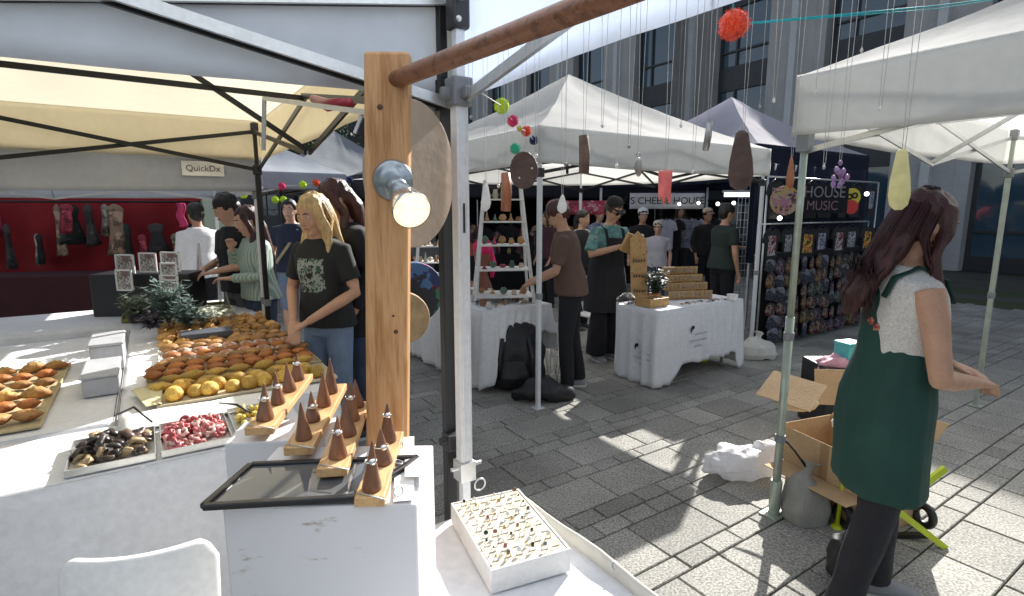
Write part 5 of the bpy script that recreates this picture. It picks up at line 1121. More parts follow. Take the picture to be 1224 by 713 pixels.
person('stall holder in a black cap, sunglasses and teal patterned shirt under a dark apron',(1.02,5.86,0),(.45,-.89),1.75,lean=.10,head=(.15,.42),arms=(((-.27,.08,1.18),(-.09,.31,1.22)),((.27,.08,1.16),(.03,.33,1.26))),skin='warm',
  top=dict(mat=patchy('teal_print',[(.10,.22,.22),(.13,.28,.26),(.07,.17,.18),(.20,.30,.27)],16,.85),sleeve=.85,fit=.013,flare=.01),bottom=dict(mat=blkt,wide=.05),hair=('short',HBr),voxel=.010,extras=vend,shoes=trn)
g=MB(); g.box((0,0,0),(.16,.05,.20)).box((.02,-.03,.06),(.10,.02,.06)); o=g.build('wooden_carving',MATS['honey_pine'],None,bevel=.008); o.location=(1.20,5.53,1.30); o.rotation_euler=(.3,.35,.3); tag(o,'small pale wooden piece held up by the stall holder in the cap','carving')
g=MB(); g.ell((0,0,0),(.05,.03,.04),10,7,jit=.6,seed=3); o=g.build('tissue_wrap',cloth_white,None); o.location=(1.28,5.50,1.36); tag(o,'white tissue crumpled beside the held wooden piece','paper')
person('man in a dark green t-shirt in profile behind the tiered rack',(2.72,7.0,0),(.85,.25),1.70,head=(-.1,.15),arms=(((-.25,.12,1.16),(-.12,.36,1.16)),((.25,-.02,1.12),(.24,.05,.88))),top=dict(mat=mat('bottle_jersey',(.018,.032,.028),.9),sleeve=.65,fit=.03),bottom=dict(mat=blkt),hair=('short',HK),voxel=.013,skin='warm')
def pin(root,B,H_,HM,ring,armp,legs,vx):
    gm=mat('green_pinafore_cloth',(.010,.055,.042),.75,0,.15,7,.35,16)
    c=MB(); c.rings([ring(0,-.0,.58,.200,.150),ring(0,-.01,.84,.200,.150),ring(0,-.005,.95,.200,.145),ring(0,0,1.05,.184,.132),ring(0,.004,1.14,.168,.124),ring(0,.002,1.22,.132,.128),ring(0,-.002,1.33,.112,.124),ring(0,-.01,1.375,.106,.108)])
    link(remesh(c,.010,2,.012,(9,9,3),2),'pinafore',gm,root)
    for s in(-1,1): MB().tube([B(s*.088,-.112,1.345),B(s*.095,-.09,1.42),B(s*.09,-.01,1.462),B(s*.088,.08,1.42),B(s*.088,.115,1.34)],[(.022,.005)]*5,8,ref=(1,0,0)).build('pinafore_strap',gm,root)
    e=MB(); e.M=HM; e.torus((.080,-.002,-.062),.011,.003,14,6,rot=Euler((0,R(90),0))); e.build('earring',mat('copper_ring',(.55,.22,.10),.3,.8),root)
    fl=MB()
    for k in range(9): p=B(-.10+.02*k,-.105-.01*(k%2),1.40-.022*k); fl.ell(p,(.018,.014,.018),8,6,jit=.4,seed=k)
    fl.build('hair_scarf',patchy('red_floral',[(.45,.05,.05),(.5,.18,.10),(.10,.02,.03),(.55,.35,.25)],40,.8),root)
person('woman with long dark red hair in a green pinafore over a white lace vest',(1.455,2.02,0),(.98,-.18),1.70,lean=.05,head=(.15,.26),arms=(((-.24,.06,1.13),(-.10,.26,1.06)),((.235,.05,1.085),(.05,.27,1.03))),skin='warm',
  top=dict(mat=mat('white_lace',(.64,.62,.58),.85,0,.18,120,.5,160),sleeve=0,hem=1.0,name='vest',fit=.013),bottom=dict(mat=mat('charcoal_denim',(.018,.018,.024),.85,0,.25,8,.5,40)),hair=('long',HR,.10),shoes=trn,stance=((-.12,.12),(.10,-.10)),voxel=.0068,extras=pin)
# background people
def capx(m): return lambda root,B,H_,HM,ring,armp,legs,vx: cap(root,HM,m)
BG=[('man in a white cap and dark jacket seen beyond the earring board',768,9.0,1.64,(.0,-1),cloth_white,tee_b,blkt,1),('woman with a pale top and light cap among the far shoppers',787,8.5,1.45,(-.3,-.9),mat('pale_cap',(.6,.55,.5),.8),mat('pale_top',(.48,.46,.52),.8),jeansd,1),
('person in a light cap and black jacket near the hanging shirts',845,9.4,1.64,(.2,-.98),mat('beige_cap',(.5,.42,.32),.8),tee_b,blkt,1),('woman in black with brown hair tied up behind the stooping man',696,7.4,1.62,(.6,-.7),None,tee_b,blkt,0),
('man in a blue checked shirt far behind the white plastic chair',716,9.5,1.66,(.3,-.9),None,patchy('blue_check',[(.20,.24,.34),(.08,.10,.18),(.4,.42,.46)],26),jeansd,0),('shopper in a dark coat passing behind the ladder shelf',655,9.0,1.6,(-.8,-.4),None,mat('plum_coat',(.06,.02,.03),.9),blkt,0),
('person in a grey top seen between the silver leg and the ladder shelf',505,8.6,1.66,(.6,-.6),None,greyt,jeansd,0),('shopper in a maroon top between the rack table and the far banner',735,10.6,1.68,(.9,-.1),None,mat('maroon',(.12,.02,.02),.9),jeansd,0),
('woman in a mustard cardigan deep in the crowd by the dark stalls',672,10.2,1.6,(-.2,-.9),None,mat('mustard',(.30,.18,.04),.9),jeansd,0),('man in a pale blue t-shirt deep in the crowd by the far hanging clothes',812,11.2,1.7,(.1,-.9),None,mat('pale_blue',(.30,.38,.48),.9),blkt,0),
('shopper in a white t-shirt far down the aisle behind the blonde woman',300,9.5,1.66,(.2,-.9),None,cloth_white,jeansd,0),('person in a red jacket by the red stall',262,8.2,1.62,(-.9,-.2),None,mat('dull_red',(.25,.03,.03),.9),blkt,0),
('person in a denim jacket far down the aisle',392,11,1.70,(.1,-1),None,jeansl,blkt,0)]
for i,(lb,px,y,h,fc,cp,tm,bm_,c_) in enumerate(BG):
    x=(px-612)/650*y*.99
    person(lb,(x,y,0),fc,h,top=dict(mat=tm,sleeve=.7 if i%2 else 1.8,fit=.03),bottom=dict(mat=bm_),hair=(('short','long','bun','tail')[i%4] if not c_ else 'short',[HK,HBr,HR,HK][i%4]),voxel=.018,skin=['warm','fair','tan'][i%3],extras=capx(cp) if cp else None)
# bags of the woman behind the post
def rbag(px,py,y,r,m,label,rz):
    o=MB().prism([(r*math.cos(2*math.pi*k/32),r*math.sin(2*math.pi*k/32)) for k in range(32)],-.028,.028,axis='y').build('shoulder_bag',m,None,bevel=.014); p=aty(px,py,y); o.location=p; o.rotation_euler=(0,.1,rz); tag(o,label,'bag'); return p
p=rbag(494,350,2.60,.150,patchy('bright_weave',[(.02,.03,.10),(.03,.14,.08),(.30,.02,.06),(.02,.02,.03),(.05,.12,.25),(.16,.03,.14)],9,.75),'round bag of navy, green and crimson cloth beyond the timber post',R(28))
p=rbag(482,380,2.45,.120,mat('straw',(.36,.25,.13),.8,0,.2,20,.7,70),'round straw bag hanging just below the bright round bag',R(20))
# ------------------------------------------------------------------ clothes stall under the navy tent
def tshirt_mesh():
    g=MB(); o=[(-.10,0),(-.24,-.06),(-.30,-.22),(-.22,-.25),(-.19,-.17),(-.19,-.62),(.19,-.62),(.19,-.17),(.22,-.25),(.30,-.22),(.24,-.06),(.10,0),(.05,-.035),(-.05,-.035)]
    g.prism(o,-.012,.012,axis='y'); me=g.mesh('shirt'); return me
TS=tshirt_mesh()
tsm=[boxprint('shirt_print_%d'%k,(.014,.014,.018),c,(-.13,-.1,-.45),(.13,.1,-.12),s,.6) for k,(c,s) in enumerate((([(.45,.45,.48),(.1,.1,.1),(.3,.3,.35)],22),([(.5,.15,.03),(.55,.4,.05),(.05,.05,.05)],16),([(.30,.35,.5),(.5,.5,.55),(.02,.02,.05)],24),([(.35,.03,.05),(.5,.5,.5),(.02,.02,.02)],18)))]
def hang(org,rz,m,label,sc=1.0,group='printed t-shirts on the navy stall'):
    me=TS.copy(); me.materials.append(m); o=bpy.data.objects.new('hanging_shirt',me); COL.objects.link(o); o.location=org; o.rotation_euler=(0,0,rz); o.scale=(sc,sc,sc); tag(o,label,'shirt',group)
    q=MB().tube([(-.18,0,-.03),(0,0,.03),(.18,0,-.03)],.005,5).tube([(0,0,.03),(0,0,.09)],.003,5).build('hanger',blackplastic,o)
k=0
for r_,z in enumerate((1.98,1.42)):
    for j in range(7): hang(WN(3.62+.40*j,.22+.03*(j%2)+.25*r_*0,z),ROT+rnd.uniform(-.15,.15),tsm[k%4],'black t-shirt with a %s print on the navy stall rail'%(('grey band','orange and yellow','pale blue','red and white')[k%4]),.72); k+=1
def rail(a,b,z,label):
    o=empty('clothes_rail',a,label,'rail'); d=Vector(b)-Vector(a)
    MB().tube([(0,0,z),d+Vector((0,0,z))],.012,8).build('rail_bar',steel,o)
    for q in (Vector((0,0,0)),d): MB().tube([q,q+Vector((0,0,z))],.012,8).build('upright',steel,o)
rail(WN(3.45,.22),WN(6.2,.22),2.02,'upper steel clothes rail of the navy stall')
rail(WN(3.45,.30),WN(6.2,.30),1.47,'lower steel clothes rail of the navy stall')
pat=[patchy('pouch_%d'%k,c,18,.7) for k,c in enumerate(([(.15,.02,.02),(.012,.012,.012),(.02,.015,.015),(.20,.17,.14)],[(.03,.06,.035),(.012,.012,.018),(.015,.02,.015),(.13,.13,.11)],[(.05,.06,.10),(.16,.16,.19),(.012,.012,.015),(.02,.02,.03)],[(.14,.06,.02),(.03,.015,.012),(.012,.012,.012),(.18,.14,.07)],[(.07,.025,.055),(.012,.012,.018),(.02,.015,.02),(.15,.11,.14)]))]
pm=[]
for m in pat:
    g=MB(); g.rings([[Vector((.085*q*math.cos(a),.03*q*math.sin(a)+0,-.09+.18*t)) for a in [2*math.pi*k/12 for k in range(12)]] for t,q in ((0,.6),(.1,.95),(.5,1),(.85,.9),(1,.5))]); me=g.mesh('pouch'); me.materials.append(m); pm.append(me)
nm=('red and cream','green','slate blue','rust and gold','purple')
for r_ in range(6):
    for j in range(16):
        q=rnd.randrange(5); o=bpy.data.objects.new('cloth_pouch',pm[q]); COL.objects.link(o); o.location=WN(3.55+.175*j+rnd.uniform(-.03,.03),.16-.05*(5-r_)*.3,.14+.165*r_+rnd.uniform(-.02,.02)); o.rotation_euler=(0,rnd.uniform(-.3,.3),ROT+rnd.uniform(-.4,.4)); s=rnd.uniform(.8,1.15); o.scale=(s,s,s)
        tag(o,'small %s pouch pinned to the low black panel of the navy stall'%nm[q],'pouch','pouches on the low black panel')
g=MB(); g.box((1.45,.0,.56),(2.9,.03,1.12)); o=g.build('pouch_board',black_fab,None); o.location=WN(3.45,.24); o.rotation_euler=(0,0,ROT); tag(o,'low black display panel full of small pouches','panel')
g=MB(); g.grid(lambda a,b:Vector((2.9*a,.03*math.sin(a*40),1.1+1.1*(1-b))),80,4); o=g.build('stall_curtain',navy_fab,None,solid=.004); o.location=WN(3.47,.42); o.rotation_euler=(0,0,ROT); tag(o,'dark navy curtain right behind the hanging printed t-shirts','curtain')
g=MB(); g.grid(lambda a,b:Vector((.02*math.sin(a*20),.09*a,1.05+.95*(1-b))),20,4); o=g.build('stall_curtain',navy_fab,None,solid=.004); o.location=WN(3.0,.05); o.rotation_euler=(0,0,ROT); tag(o,'navy cloth strip hanging beside the leg of the bright white tent','curtain')
def round_sign(px,py,y,r,ms,label):
    p=aty(px,py,y); o=empty('round_sign',p,label,'sign'); MB().prism([(r*math.cos(2*math.pi*k/28),r*math.sin(2*math.pi*k/28)) for k in range(28)],-.006,.006,axis='y').build('disc',ms[0],o)
    if len(ms)>1: q=MB(); q.prism([(r*.8*math.cos(2*math.pi*k/28),r*.8*math.sin(2*math.pi*k/28)-r*1.1) for k in range(28)],-.010,.002,axis='y').build('lower_disc',ms[1],o); q=MB(); q.torus((-.28*r,-.012,.05*r),r*.26,r*.09,18,6,rot=Euler((R(90),0,0))).torus((.30*r,-.012,.2*r),r*.26,r*.09,18,6,rot=Euler((R(90),0,0))); q.build('motif',mat('ink_black',(.01,.01,.01),.6),o)
round_sign(1018,236,6.9,.11,[mat('sign_yellow',(.60,.50,.05),.5),mat('sign_red',(.60,.03,.03),.5)],'yellow round sign over a red one on the clothes stall')
round_sign(938,240,6.4,.17,[patchy('pink_emblem',[(.35,.16,.22),(.45,.30,.08),(.10,.04,.07),(.40,.30,.20)],14)],'large round pink and gold emblem at the corner of the clothes stall')
lt=mat('sign_grey',(.20,.19,.22),.6); lo=empty('stall_lettering',aty(985,238,6.7),'two rows of grey lettering on the black cloth of the clothes stall','sign',rz=.25)
MB().box((0,.01,0),(.72,.012,.34)).build('backing',black_fab,lo); text('HOUSE',.19,'lettering',lt,lo,(0,-.004,.075),(R(90),0,0)); text('MUSIC',.16,'lettering',mat('sign_pink',(.20,.12,.16),.6),lo,(-.02,-.004,-.085),(R(90),0,0))
# ------------------------------------------------------------------ dark stalls across the aisle
black_roof=fabric('black_canopy',(.02,.022,.028),.03)
for k,(u,v) in enumerate(((.9,4.9),(3.95,4.9),(7.0,4.9),(10.05,4.9),(6.06,1.6))):
    if k==4: continue
    tent(('black stall tent behind the white ladder shelf','black stall tent with the pink striped banner','black stall tent with the white lettered banner','black stall tent at the far end beside the navy one')[k],NBu+u,NBv+v,black_roof,black_roof,blackmetal,blackmetal,seed=60+k,hem=1.86,eave=2.3,apex=3.0,group='black stall tents across the aisle')
    g=MB(); g.grid(lambda a,b:Vector((3*a,.03*math.sin(a*50),2.25*(1-b))),80,3); o=g.build('stall_curtain',black_fab,None,solid=.004); o.location=WN(u,v+2.9); o.rotation_euler=(0,0,ROT); tag(o,('black rear curtain of the stall behind the ladder shelf','black rear curtain of the stall with the pink banner','black rear curtain of the stall with the white banner','black rear curtain of the last dark stall')[k],'curtain','rear curtains of the black stalls')
def banner(px0,px1,py0,py1,y,m,label,txt=None,tm=None,size=1,name='banner'):
    a=aty(px0,py0,y); b=aty(px1,py1,y); w=b.x-a.x; h=a.z-b.z; o=empty(name,((a.x+b.x)/2,y,(a.z+b.z)/2),label,'banner'); MB().grid(lambda s,t:Vector((w*(s-.5),.012*math.sin(s*14),h*(.5-t))),24,4).build('cloth',m,o,solid=.003)
    if txt: text(txt,h*size,'lettering',tm,o,(0,-.022,0),(R(90),0,0))
    return o
banner(753,842,231,250,9.6,mat('banner_white',(.62,.64,.68),.6),"white banner lettered JOE'S CHEESE HOUSE CO above the far shoppers","JOE'S CHEESE HOUSE CO",mat('ink_black',(.01,.01,.01),.6),.62)
banner(655,738,240,257,9.4,patchy('pink_banner_print',[(.50,.06,.12),(.35,.03,.06),(.60,.30,.35),(.25,.04,.06)],12),'pink and red printed banner behind the stooping man')
o=empty('strip_light',aty(886,233,8.4),'white strip light over the wire grid panel','light'); MB().box((0,0,0),(.50,.05,.06)).build('tube',emit('tube_light',(.85,.95,1),1.6),o); MB().box((0,0,.05),(.56,.07,.03)).build('housing',whitemetal,o)
for i,(px,py,y) in enumerate(((812,244,9.4),(835,243,9.4),(858,244,8.2),(877,243,8.2),(932,261,6.5),(1036,232,7.2))):
    o=MB().ell((0,0,0),(.028,.028,.028),10,8).build('globe_bulb',emit('globe_light',(1,.97,.88),2.5),None); o.location=aty(px,py,y); tag(o,'small round white bulb strung under the far stall canopies','bulb','small bulbs under the stall canopies')
g=MB()
for k in range(9): g.tube([(-.24+.06*k,0,0),(-.24+.06*k,0,1.55)],.004,5)
for k in range(16): g.tube([(-.24,.0,.05+.1*k),(.24,.0,.05+.1*k)],.004,5)
o=g.build('wire_grid',steel,None); p=aty(893,340,7.6); o.location=(p.x,p.y,.45); o.rotation_euler=(0,0,.3); tag(o,'silver wire grid panel beside the man in the green t-shirt','panel')
for i in range(9): hang(aty(796+11*i%60+ (i//5)*8,262,9.9)+Vector((0,.06*i,.0)),rnd.uniform(-1.2,-.4),[mat('pale_shirt',(.42,.44,.52),.8),tee_b,patchy('blue_check',[(.1,.1,.1)]),mat('grey_shirt',(.25,.26,.3),.8)][i%4],'%s shirt hanging in the far stall below the white banner'%('pale','black','blue checked','grey')[i%4],.85,'shirts hanging below the white banner')
for i in range(8):
    hang(aty(560+15*i,268+4*(i%3),10.5),rnd.uniform(-1.0,.3),[patchy('floral_dark',[(.20,.03,.05),(.02,.02,.02),(.05,.08,.12),(.30,.20,.14)],14),tee_b][i%2],'%s garment hanging in the dark stall behind the ladder shelf'%('floral','black')[i%2],.95,'garments in the dark stall behind the ladder')
# stall tables in front of dark tents, filled with wares
for i,(u,v,w) in enumerate(((1.1,5.1,2.6),(4.1,5.1,2.6),(7.2,5.1,2.6))):
    g=MB(); g.box((w/2,.3,.40),(w,.6,.8)); o=g.build('counter',black_fab,None,bevel=.02); o.location=WN(u,v); o.rotation_euler=(0,0,ROT); tag(o,('black draped counter behind the ladder shelf','black draped counter under the pink banner','black draped counter under the white banner')[i],'counter','black draped counters')
    for j in range(22):
        c=rnd.choice([(.4,.1,.05),(.5,.45,.4),(.08,.15,.25),(.35,.25,.08),(.5,.5,.52),(.25,.05,.15)]); m=mat('far_ware_%d'%int(c[0]*100+c[2]*10),c,.6); s=rnd.uniform(.05,.13); g=MB()
        if j%2: g.box((0,0,s),(s*1.2,s,2*s),rnd.random())
        else: g.lathe([(s*.6,0),(s*.7,s),(s*.4,s*1.6),(s*.5,s*1.8)],n=10)
        o=g.build('stall_ware',m,None); o.location=WN(u+.1+rnd.random()*(w-.2),v+.1+.4*rnd.random(),.80); tag(o,'small colourful ware on a black counter across the aisle','ware','wares on the black counters')
# ------------------------------------------------------------------ red stall to the rear left
redf=mat('red_cloth',(.30,.010,.014),.8,0,.2,3,.5,6); rs=empty('red_stall',(-6.6,8.2,0),'red walled stall hung with clothes and bags','stall',rz=.16)
MB().grid(lambda a,b:Vector((4.6*(a-.5),.05*math.sin(a*40),2.3*(1-b))),80,4).build('back_cloth',redf,rs,solid=.004); MB().grid(lambda a,b:Vector((2.3,-1.3*a,2.3*(1-b)-.0)),10,4).build('side_cloth',mat('dark_green_cloth',(.01,.03,.02),.9),rs,solid=.004)
MB().tube([(-2.2,-.5,1.75),(2.2,-.5,1.75)],.015,8).build('rail_bar',blackmetal,rs)
for i in range(26):
    c=[(.025,.02,.02),(.28,.18,.12),(.02,.03,.025),(.32,.04,.06),(.06,.05,.05),(.38,.34,.26)][i%6]
    g=MB(); L_=rnd.uniform(.45,.9); g.rings([[Vector((.085*q*(1+.22*math.sin(k*2.4+i)*t)*math.cos(a),.035*q*math.sin(a)+.02*t*math.sin(k*1.9+i),-L_*t+.02*math.sin(k*2+i)*t)) for k,a in [(k,2*math.pi*k/16) for k in range(16)]] for t,q in ((0,.2),(.05,.8),(.12,1.1),(.35,.75),(.6,.95),(1,1.5 if i%3 else .9))])
    o=g.build('hanging_garment',patchy('garment_%d'%(i%6),[c,tuple(x*.5 for x in c),c,tuple(min(1,x*1.7+.02) for x in c)],10 if i%2 else 5,.85),None); q=Matrix.Rotation(.16,3,'Z')@Vector((-2.1+.163*i+rnd.uniform(-.06,.06),-.5+rnd.uniform(-.25,.25),0)); o.location=(-6.6+q.x,8.2+q.y,rnd.choice([1.72,1.72,1.45,1.3])); o.rotation_euler=(0,rnd.uniform(-.12,.12),rnd.uniform(-.9,.9)); o.scale=(rnd.uniform(.6,1.3),1,rnd.uniform(.6,1.1)); tag(o,'%s garment hanging in front of the red stall wall'%('black','tan','bottle green','crimson','charcoal','cream')[i%6],'garment','garments on the red stall rail')
g=MB(); g.box((0,0,.4),(3.6,.6,.8)); o=g.build('counter',mat('dark_maroon_cloth',(.05,.01,.012),.9),None,bevel=.02); o.location=(-6.2,7.2,0); o.rotation_euler=(0,0,.16); tag(o,'dark maroon draped counter of the red stall','counter')
g=MB(); g.grid(lambda a,b:Vector((.09*(a-.5)+.02*math.sin(b*9),.02*math.sin(a*9),-.30*b)),6,8); o=g.build('scarf',mat('fuchsia_scarf',(.60,.05,.16),.8),None,solid=.01); p=aty(215,243,6.9); o.location=p; tag(o,'fuchsia scarf hung at the corner of the red stall','scarf')
# grey tents farther down
tent('slate grey tent with a pointed roof beyond the pompom garland',0,0,fabric('slate_tent',(.26,.28,.30),.1),MATS['slate_tent'],blackmetal,blackmetal,seed=80,apex=3.35,group=None).location=(-4.35,10.4,0)
t_=tent('pale grey tent seen beneath the cream valance',0,0,grey_tent,grey_tent,steel,whitemetal,seed=84,apex=3.2,group=None); t_.location=(-5.6,8.6,0)
# ------------------------------------------------------------------ garlands
pomc=dict(lime=(.55,.75,.02),pink=(.70,.02,.14),orange=(.80,.07,.02),navy=(.012,.02,.10),teal=(.03,.50,.30),yellow=(.6,.5,.05),blue=(.04,.12,.40))
def pom(p,r,c,label,group='pompoms on the garland by the silver leg'):
    g=MB(); m=mat('wool_'+c,pomc[c],.95,0,.15,30,.9,90,sheen=.3)
    g.ell((0,0,0),(r*.86,)*3,14,10,jit=.12,seed=r*99)
    for k in range(420):
        z=rnd.uniform(-1,1); a=rnd.random()*6.28; q=math.sqrt(1-z*z); d=Vector((q*math.cos(a),q*math.sin(a),z)); t=d.orthogonal().normalized()*r*.05; e=r*rnd.uniform(.93,1.06); g.add([d*r*.7-t,d*r*.7+t,d*e+t*.6,d*e-t*.6],[(0,1,2,3)],False)
    o=g.build('pompom',m,None,recalc=False); o.location=p; return tag(o,label,'pompom',group)
gp=[W(0,-.04,1.99),aty(600,127,2.5),aty(613,145,3.0),aty(621,154,3.3),aty(629,157,3.65),aty(638,168,4.05),WN(0,0,2.2)]
MB().tube(gp,.0018,5).build('garland_string',threadm,None); tag(bpy.data.objects['garland_string'],'thin string of the pompom garland running to the white tent corner','string')
for (p,r,c,l) in ((gp[1],.036,'lime','lime green pompom, largest and highest beside the silver leg'),(gp[2],.032,'pink','hot pink pompom below the lime one'),(gp[3],.017,'yellow','tiny mustard pompom between the pink and orange ones'),(gp[4],.035,'orange','orange red pompom in the middle of the near garland'),(gp[5],.034,'navy','navy pompom at the low end of the near garland'),(aty(616,178,3.0),.030,'teal','teal green pompom hanging under the pink one')): pom(p,r,c,l)
MB().tube([gp[2],aty(616,176,3.0)],.0015,5).build('garland_string',threadm,None).name='garland_string'
tag(bpy.data.objects['garland_string.001'],'short string holding the teal pompom under the pink one','string')
pp=aty(877,30,1.05); pom(pp,.0285,'orange','large orange pompom at the end of the turquoise cord',group=None)
cm=mat('turquoise_cord',(.02,.45,.48),.6); g=MB(); e1=aty(1240,-8,2.2); g.tube([pp,pp.lerp(e1,.5)-Vector((0,0,.006)),e1],.0024,6); g.tube([pp,pp.lerp(e1,.5)-Vector((0,0,.014)),e1],.0012,6); g.tube([pp,pp+Vector((-.01,.0,.10)),aty(868,-18,1.02)],.0016,5); tag(g.build('turquoise_cord',cm,None),'turquoise cord stretched from the orange pompom towards the next tent','cord')
fg=[(322,226,7.4,None),(337,223,7.6,'pink'),(362,221,7.8,'lime'),(378,219,8,'orange'),(393,217,8.2,'pink'),(418,215,8.5,'navy'),(440,214,8.8,None)]
MB().tube([aty(a,b,c) for a,b,c,_ in fg],.004,5).build('garland_string',threadm,None); tag(bpy.data.objects['garland_string.002'],'string of the far garland behind the blonde woman','string')
for i,(a,b,c,k) in enumerate(fg):
    if k: pom(aty(a,b,c),.055,k,('','fuchsia pompom nearest the pale tent leg','lime pompom above the man in navy','orange pompom above the blonde woman','pink pompom next to the orange one','navy pompom above the auburn hair')[i],'pompoms on the far garland')
for i,(a,b,c) in enumerate(((291,233,7),(329,239,7.5),(339,239,7.6))): pom(aty(a,b,c),.05,'lime',('lime pompom hanging behind the striped woman','lime pompom low beside the pale tent leg','lime pompom just right of its low neighbour')[i],'pompoms on the far garland')
# ------------------------------------------------------------------ buildings
def facade(name,label,G,ang,t0,nb,bay,ww,hts,depth,cols,fin=True,top=16):
    o=empty(name,G,label,'building',rz=ang); pier,fincol,glass,span=cols; W0=t0-bay/2; W1=t0+(nb-.5)*bay
    MB().box(((W0+W1)/2,-depth/2-.6,top/2),(W1-W0,depth,top)).build('rear_wall',span,o)
    for k in range(nb+1):
        xc=t0+(k-.5)*bay; pw=bay-ww; g=MB(); g.box((xc,-.30,top/2),(pw,.6,top)); 
        for q in(-.32,.32): g.box((xc+q*pw,.004,top/2),(.03,.012,top))
        pr=g.build('pier',pier,o,bevel=.01)
        if fin: MB().box((xc,.10,top/2),(.22,.20,top)).build('fin',fincol,pr)
    for k in range(nb):
        xc=t0+k*bay
        for a,b in hts:
            g=MB(); 
            for c,s in (((xc,-.40,a+.05),(ww,.10,.10)),((xc,-.40,b-.05),(ww,.10,.10)),((xc-ww/2+.05,-.40,(a+b)/2),(.10,.10,b-a-.2)),((xc+ww/2-.05,-.40,(a+b)/2),(.10,.10,b-a-.2)),((xc+ww*.18,-.40,(a+b)/2),(.07,.09,b-a-.2)),((xc,-.40,a+(b-a)*.28),(ww-.2,.08,.07))): g.box(c,s)
            w=g.build('window',span,o); MB().box((xc,-.44,(a+b)/2),(ww-.18,.02,b-a-.18)).build('pane',glass,w)
        z=0
        for a,b in list(hts)+[(top,top)]:
            if a-z>.05: MB().box((xc,-.42,(z+a)/2),(ww-.004,.16,a-z)).build('spandrel',span,o)
            z=b
    return o
conc=mat('grey_cladding',(.42,.41,.41),.6,.1,.10,1.2,.1,10); fincol=mat('pale_fin',(.55,.55,.56),.5,.1,.06,2)
gm,nt,b=newmat('tinted_glass'); b.inputs['Base Color'].default_value=(.045,.085,.12,1); b.inputs['Roughness'].default_value=.05; b.inputs['Specular IOR Level'].default_value=1.0; b.inputs['Coat Weight'].default_value=.5
N=nt.nodes; tc=N.new('ShaderNodeTexCoord'); ns=N.new('ShaderNodeTexNoise'); ns.inputs['Scale'].default_value=.7; L(nt,tc.outputs['Object'],ns.inputs['Vector']); bp=N.new('ShaderNodeBump'); bp.inputs['Strength'].default_value=.12; bp.inputs['Distance'].default_value=.3; L(nt,ns.outputs[0],bp.inputs['Height']); L(nt,bp.outputs[0],b.inputs['Normal'])
spn=mat('dark_spandrel',(.045,.048,.055),.4,.3)
ang=math.atan2(.833,-.553)
facade('office_building','near bays of the grey clad building, lowered to let the sun in, behind the right hand white tent',(10.3,17,0),ang,-8.1,4,4.05,2.15,((.3,3.0),(3.5,6.05),(6.7,8.9)),8,(conc,fincol,gm,spn),top=9.4)  # one facade split here; its unseen top is lowered so sunlight clears it
facade('office_building','taller rest of the grey clad building with pale fins behind the white and lilac roofs',(10.3,17,0),ang,8.104,11,4.05,2.15,((.3,3.0),(3.5,6.05),(6.7,9.9)),8,(conc,fincol,gm,spn),top=10.6)
facade('apartment_building','dark building with rows of windows closing the far end of the street',(-2,46,0),math.pi-.05,-26,17,3.2,1.7,((1,3),(4,6),(7,9),(10,12)),8,(mat('dark_brick',(.05,.045,.05),.8,0,.15,2),fincol,gm,spn),fin=False,top=13)
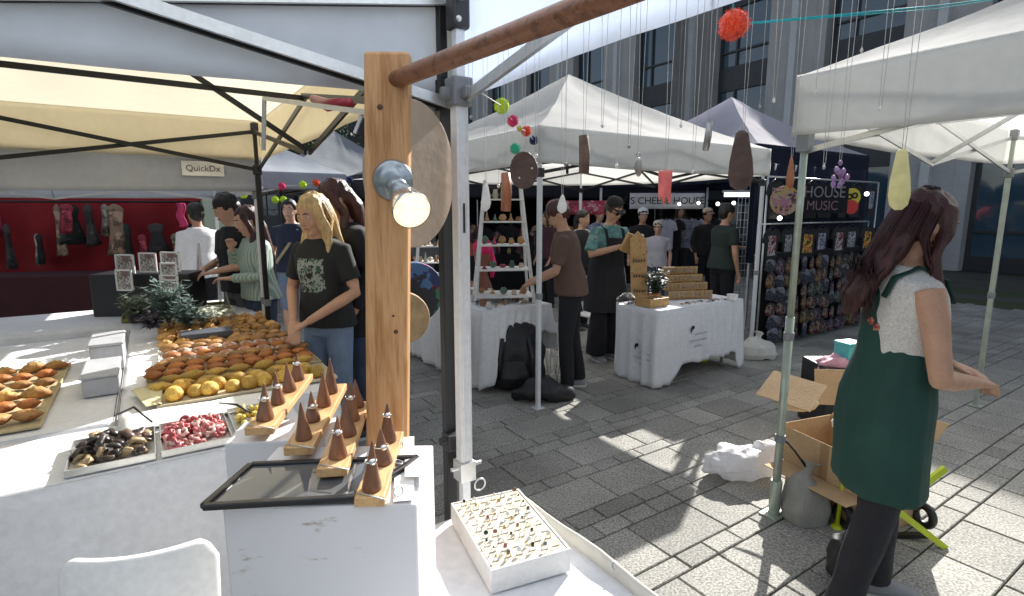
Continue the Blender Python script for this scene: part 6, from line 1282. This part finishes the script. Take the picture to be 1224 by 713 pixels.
def tree(loc,h,r,label):
    o=empty('street_tree',loc,label,'tree','trees beyond the stalls'); bk=mat('tree_bark',(.06,.045,.03),.9); g=MB(); g.tube([(0,0,0),(.05,0,h*.4),(0,.05,h*.75)],[.16,.12,.05],10)
    for k in range(7): a=k*.9; g.tube([(0,0,h*.4+k*.2),(math.cos(a)*r*.6,math.sin(a)*r*.6,h*.6+k*.15)],[.05,.02],6)
    g.build('trunk',bk,o); g=MB(); cl=[(Vector((rnd.gauss(0,r*.45),rnd.gauss(0,r*.45),h*.70+rnd.gauss(0,h*.13))),rnd.uniform(.4,.8)) for _ in range(26)]
    for k in range(3200):
        c,s=rnd.choice(cl); d=Vector((rnd.gauss(0,1),rnd.gauss(0,1),rnd.gauss(0,1))).normalized()*s*rnd.random()**.4; p=c+d; t=Vector((rnd.gauss(0,1),rnd.gauss(0,1),rnd.gauss(0,1))).normalized()*.07; q=t.orthogonal().normalized()*.05; g.add([p-t,p+q,p+t,p-q],[(0,1,2,3)],False)
    g.build('crown',mat('tree_leaf',(.045,.075,.02),.6,0,.3,3),o,recalc=False)
tree((-6.6,19,0),5.2,2.0,'green street tree between the far grey tents'); tree((-10.5,20,0),6,2.3,'taller street tree behind the red stall'); tree((-3.4,24,0),5.5,2,'street tree at the end of the aisle, in front of the dark building')
# ------------------------------------------------------------------ light, sky, camera
SUN=Vector((.835,1.49,1.0)).normalized()
w=bpy.data.worlds.new('World'); scene.world=w; w.use_nodes=True; nt=w.node_tree
sk=nt.nodes.new('ShaderNodeTexSky'); sk.sky_type='NISHITA'; sk.sun_disc=False; sk.sun_elevation=math.asin(SUN.z); sk.sun_rotation=math.atan2(SUN.x,SUN.y); sk.air_density=1; sk.dust_density=1.5
bg=nt.nodes['Background']; bg.inputs[1].default_value=.078; hs_=nt.nodes.new('ShaderNodeHueSaturation'); hs_.inputs['Saturation'].default_value=.62; nt.links.new(sk.outputs[0],hs_.inputs['Color']); nt.links.new(hs_.outputs[0],bg.inputs[0])
ld=bpy.data.lights.new('sun','SUN'); ld.energy=5; ld.angle=R(.5); ld.color=(1,.965,.91); lo_=bpy.data.objects.new('sun',ld); COL.objects.link(lo_); lo_.rotation_euler=SUN.to_track_quat('Z','Y').to_euler()
cd=bpy.data.cameras.new('camera'); cam=bpy.data.objects.new('camera',cd); COL.objects.link(cam); cam.location=(0,0,H); cam.rotation_euler=(R(90)-TH,0,0)
cd.sensor_fit='HORIZONTAL'; cd.sensor_width=36; cd.lens=F/1224*36; cd.clip_start=.02; cd.clip_end=600
scene.camera=cam
vs=scene.view_settings; vs.view_transform='Standard'; vs.look='None'; vs.gamma=1; vs.exposure=1.05; vs.use_curve_mapping=False
scene.cycles.max_bounces=10; scene.cycles.diffuse_bounces=4; scene.cycles.transparent_max_bounces=12; scene.cycles.use_denoising=True; scene.cycles.sample_clamp_indirect=6
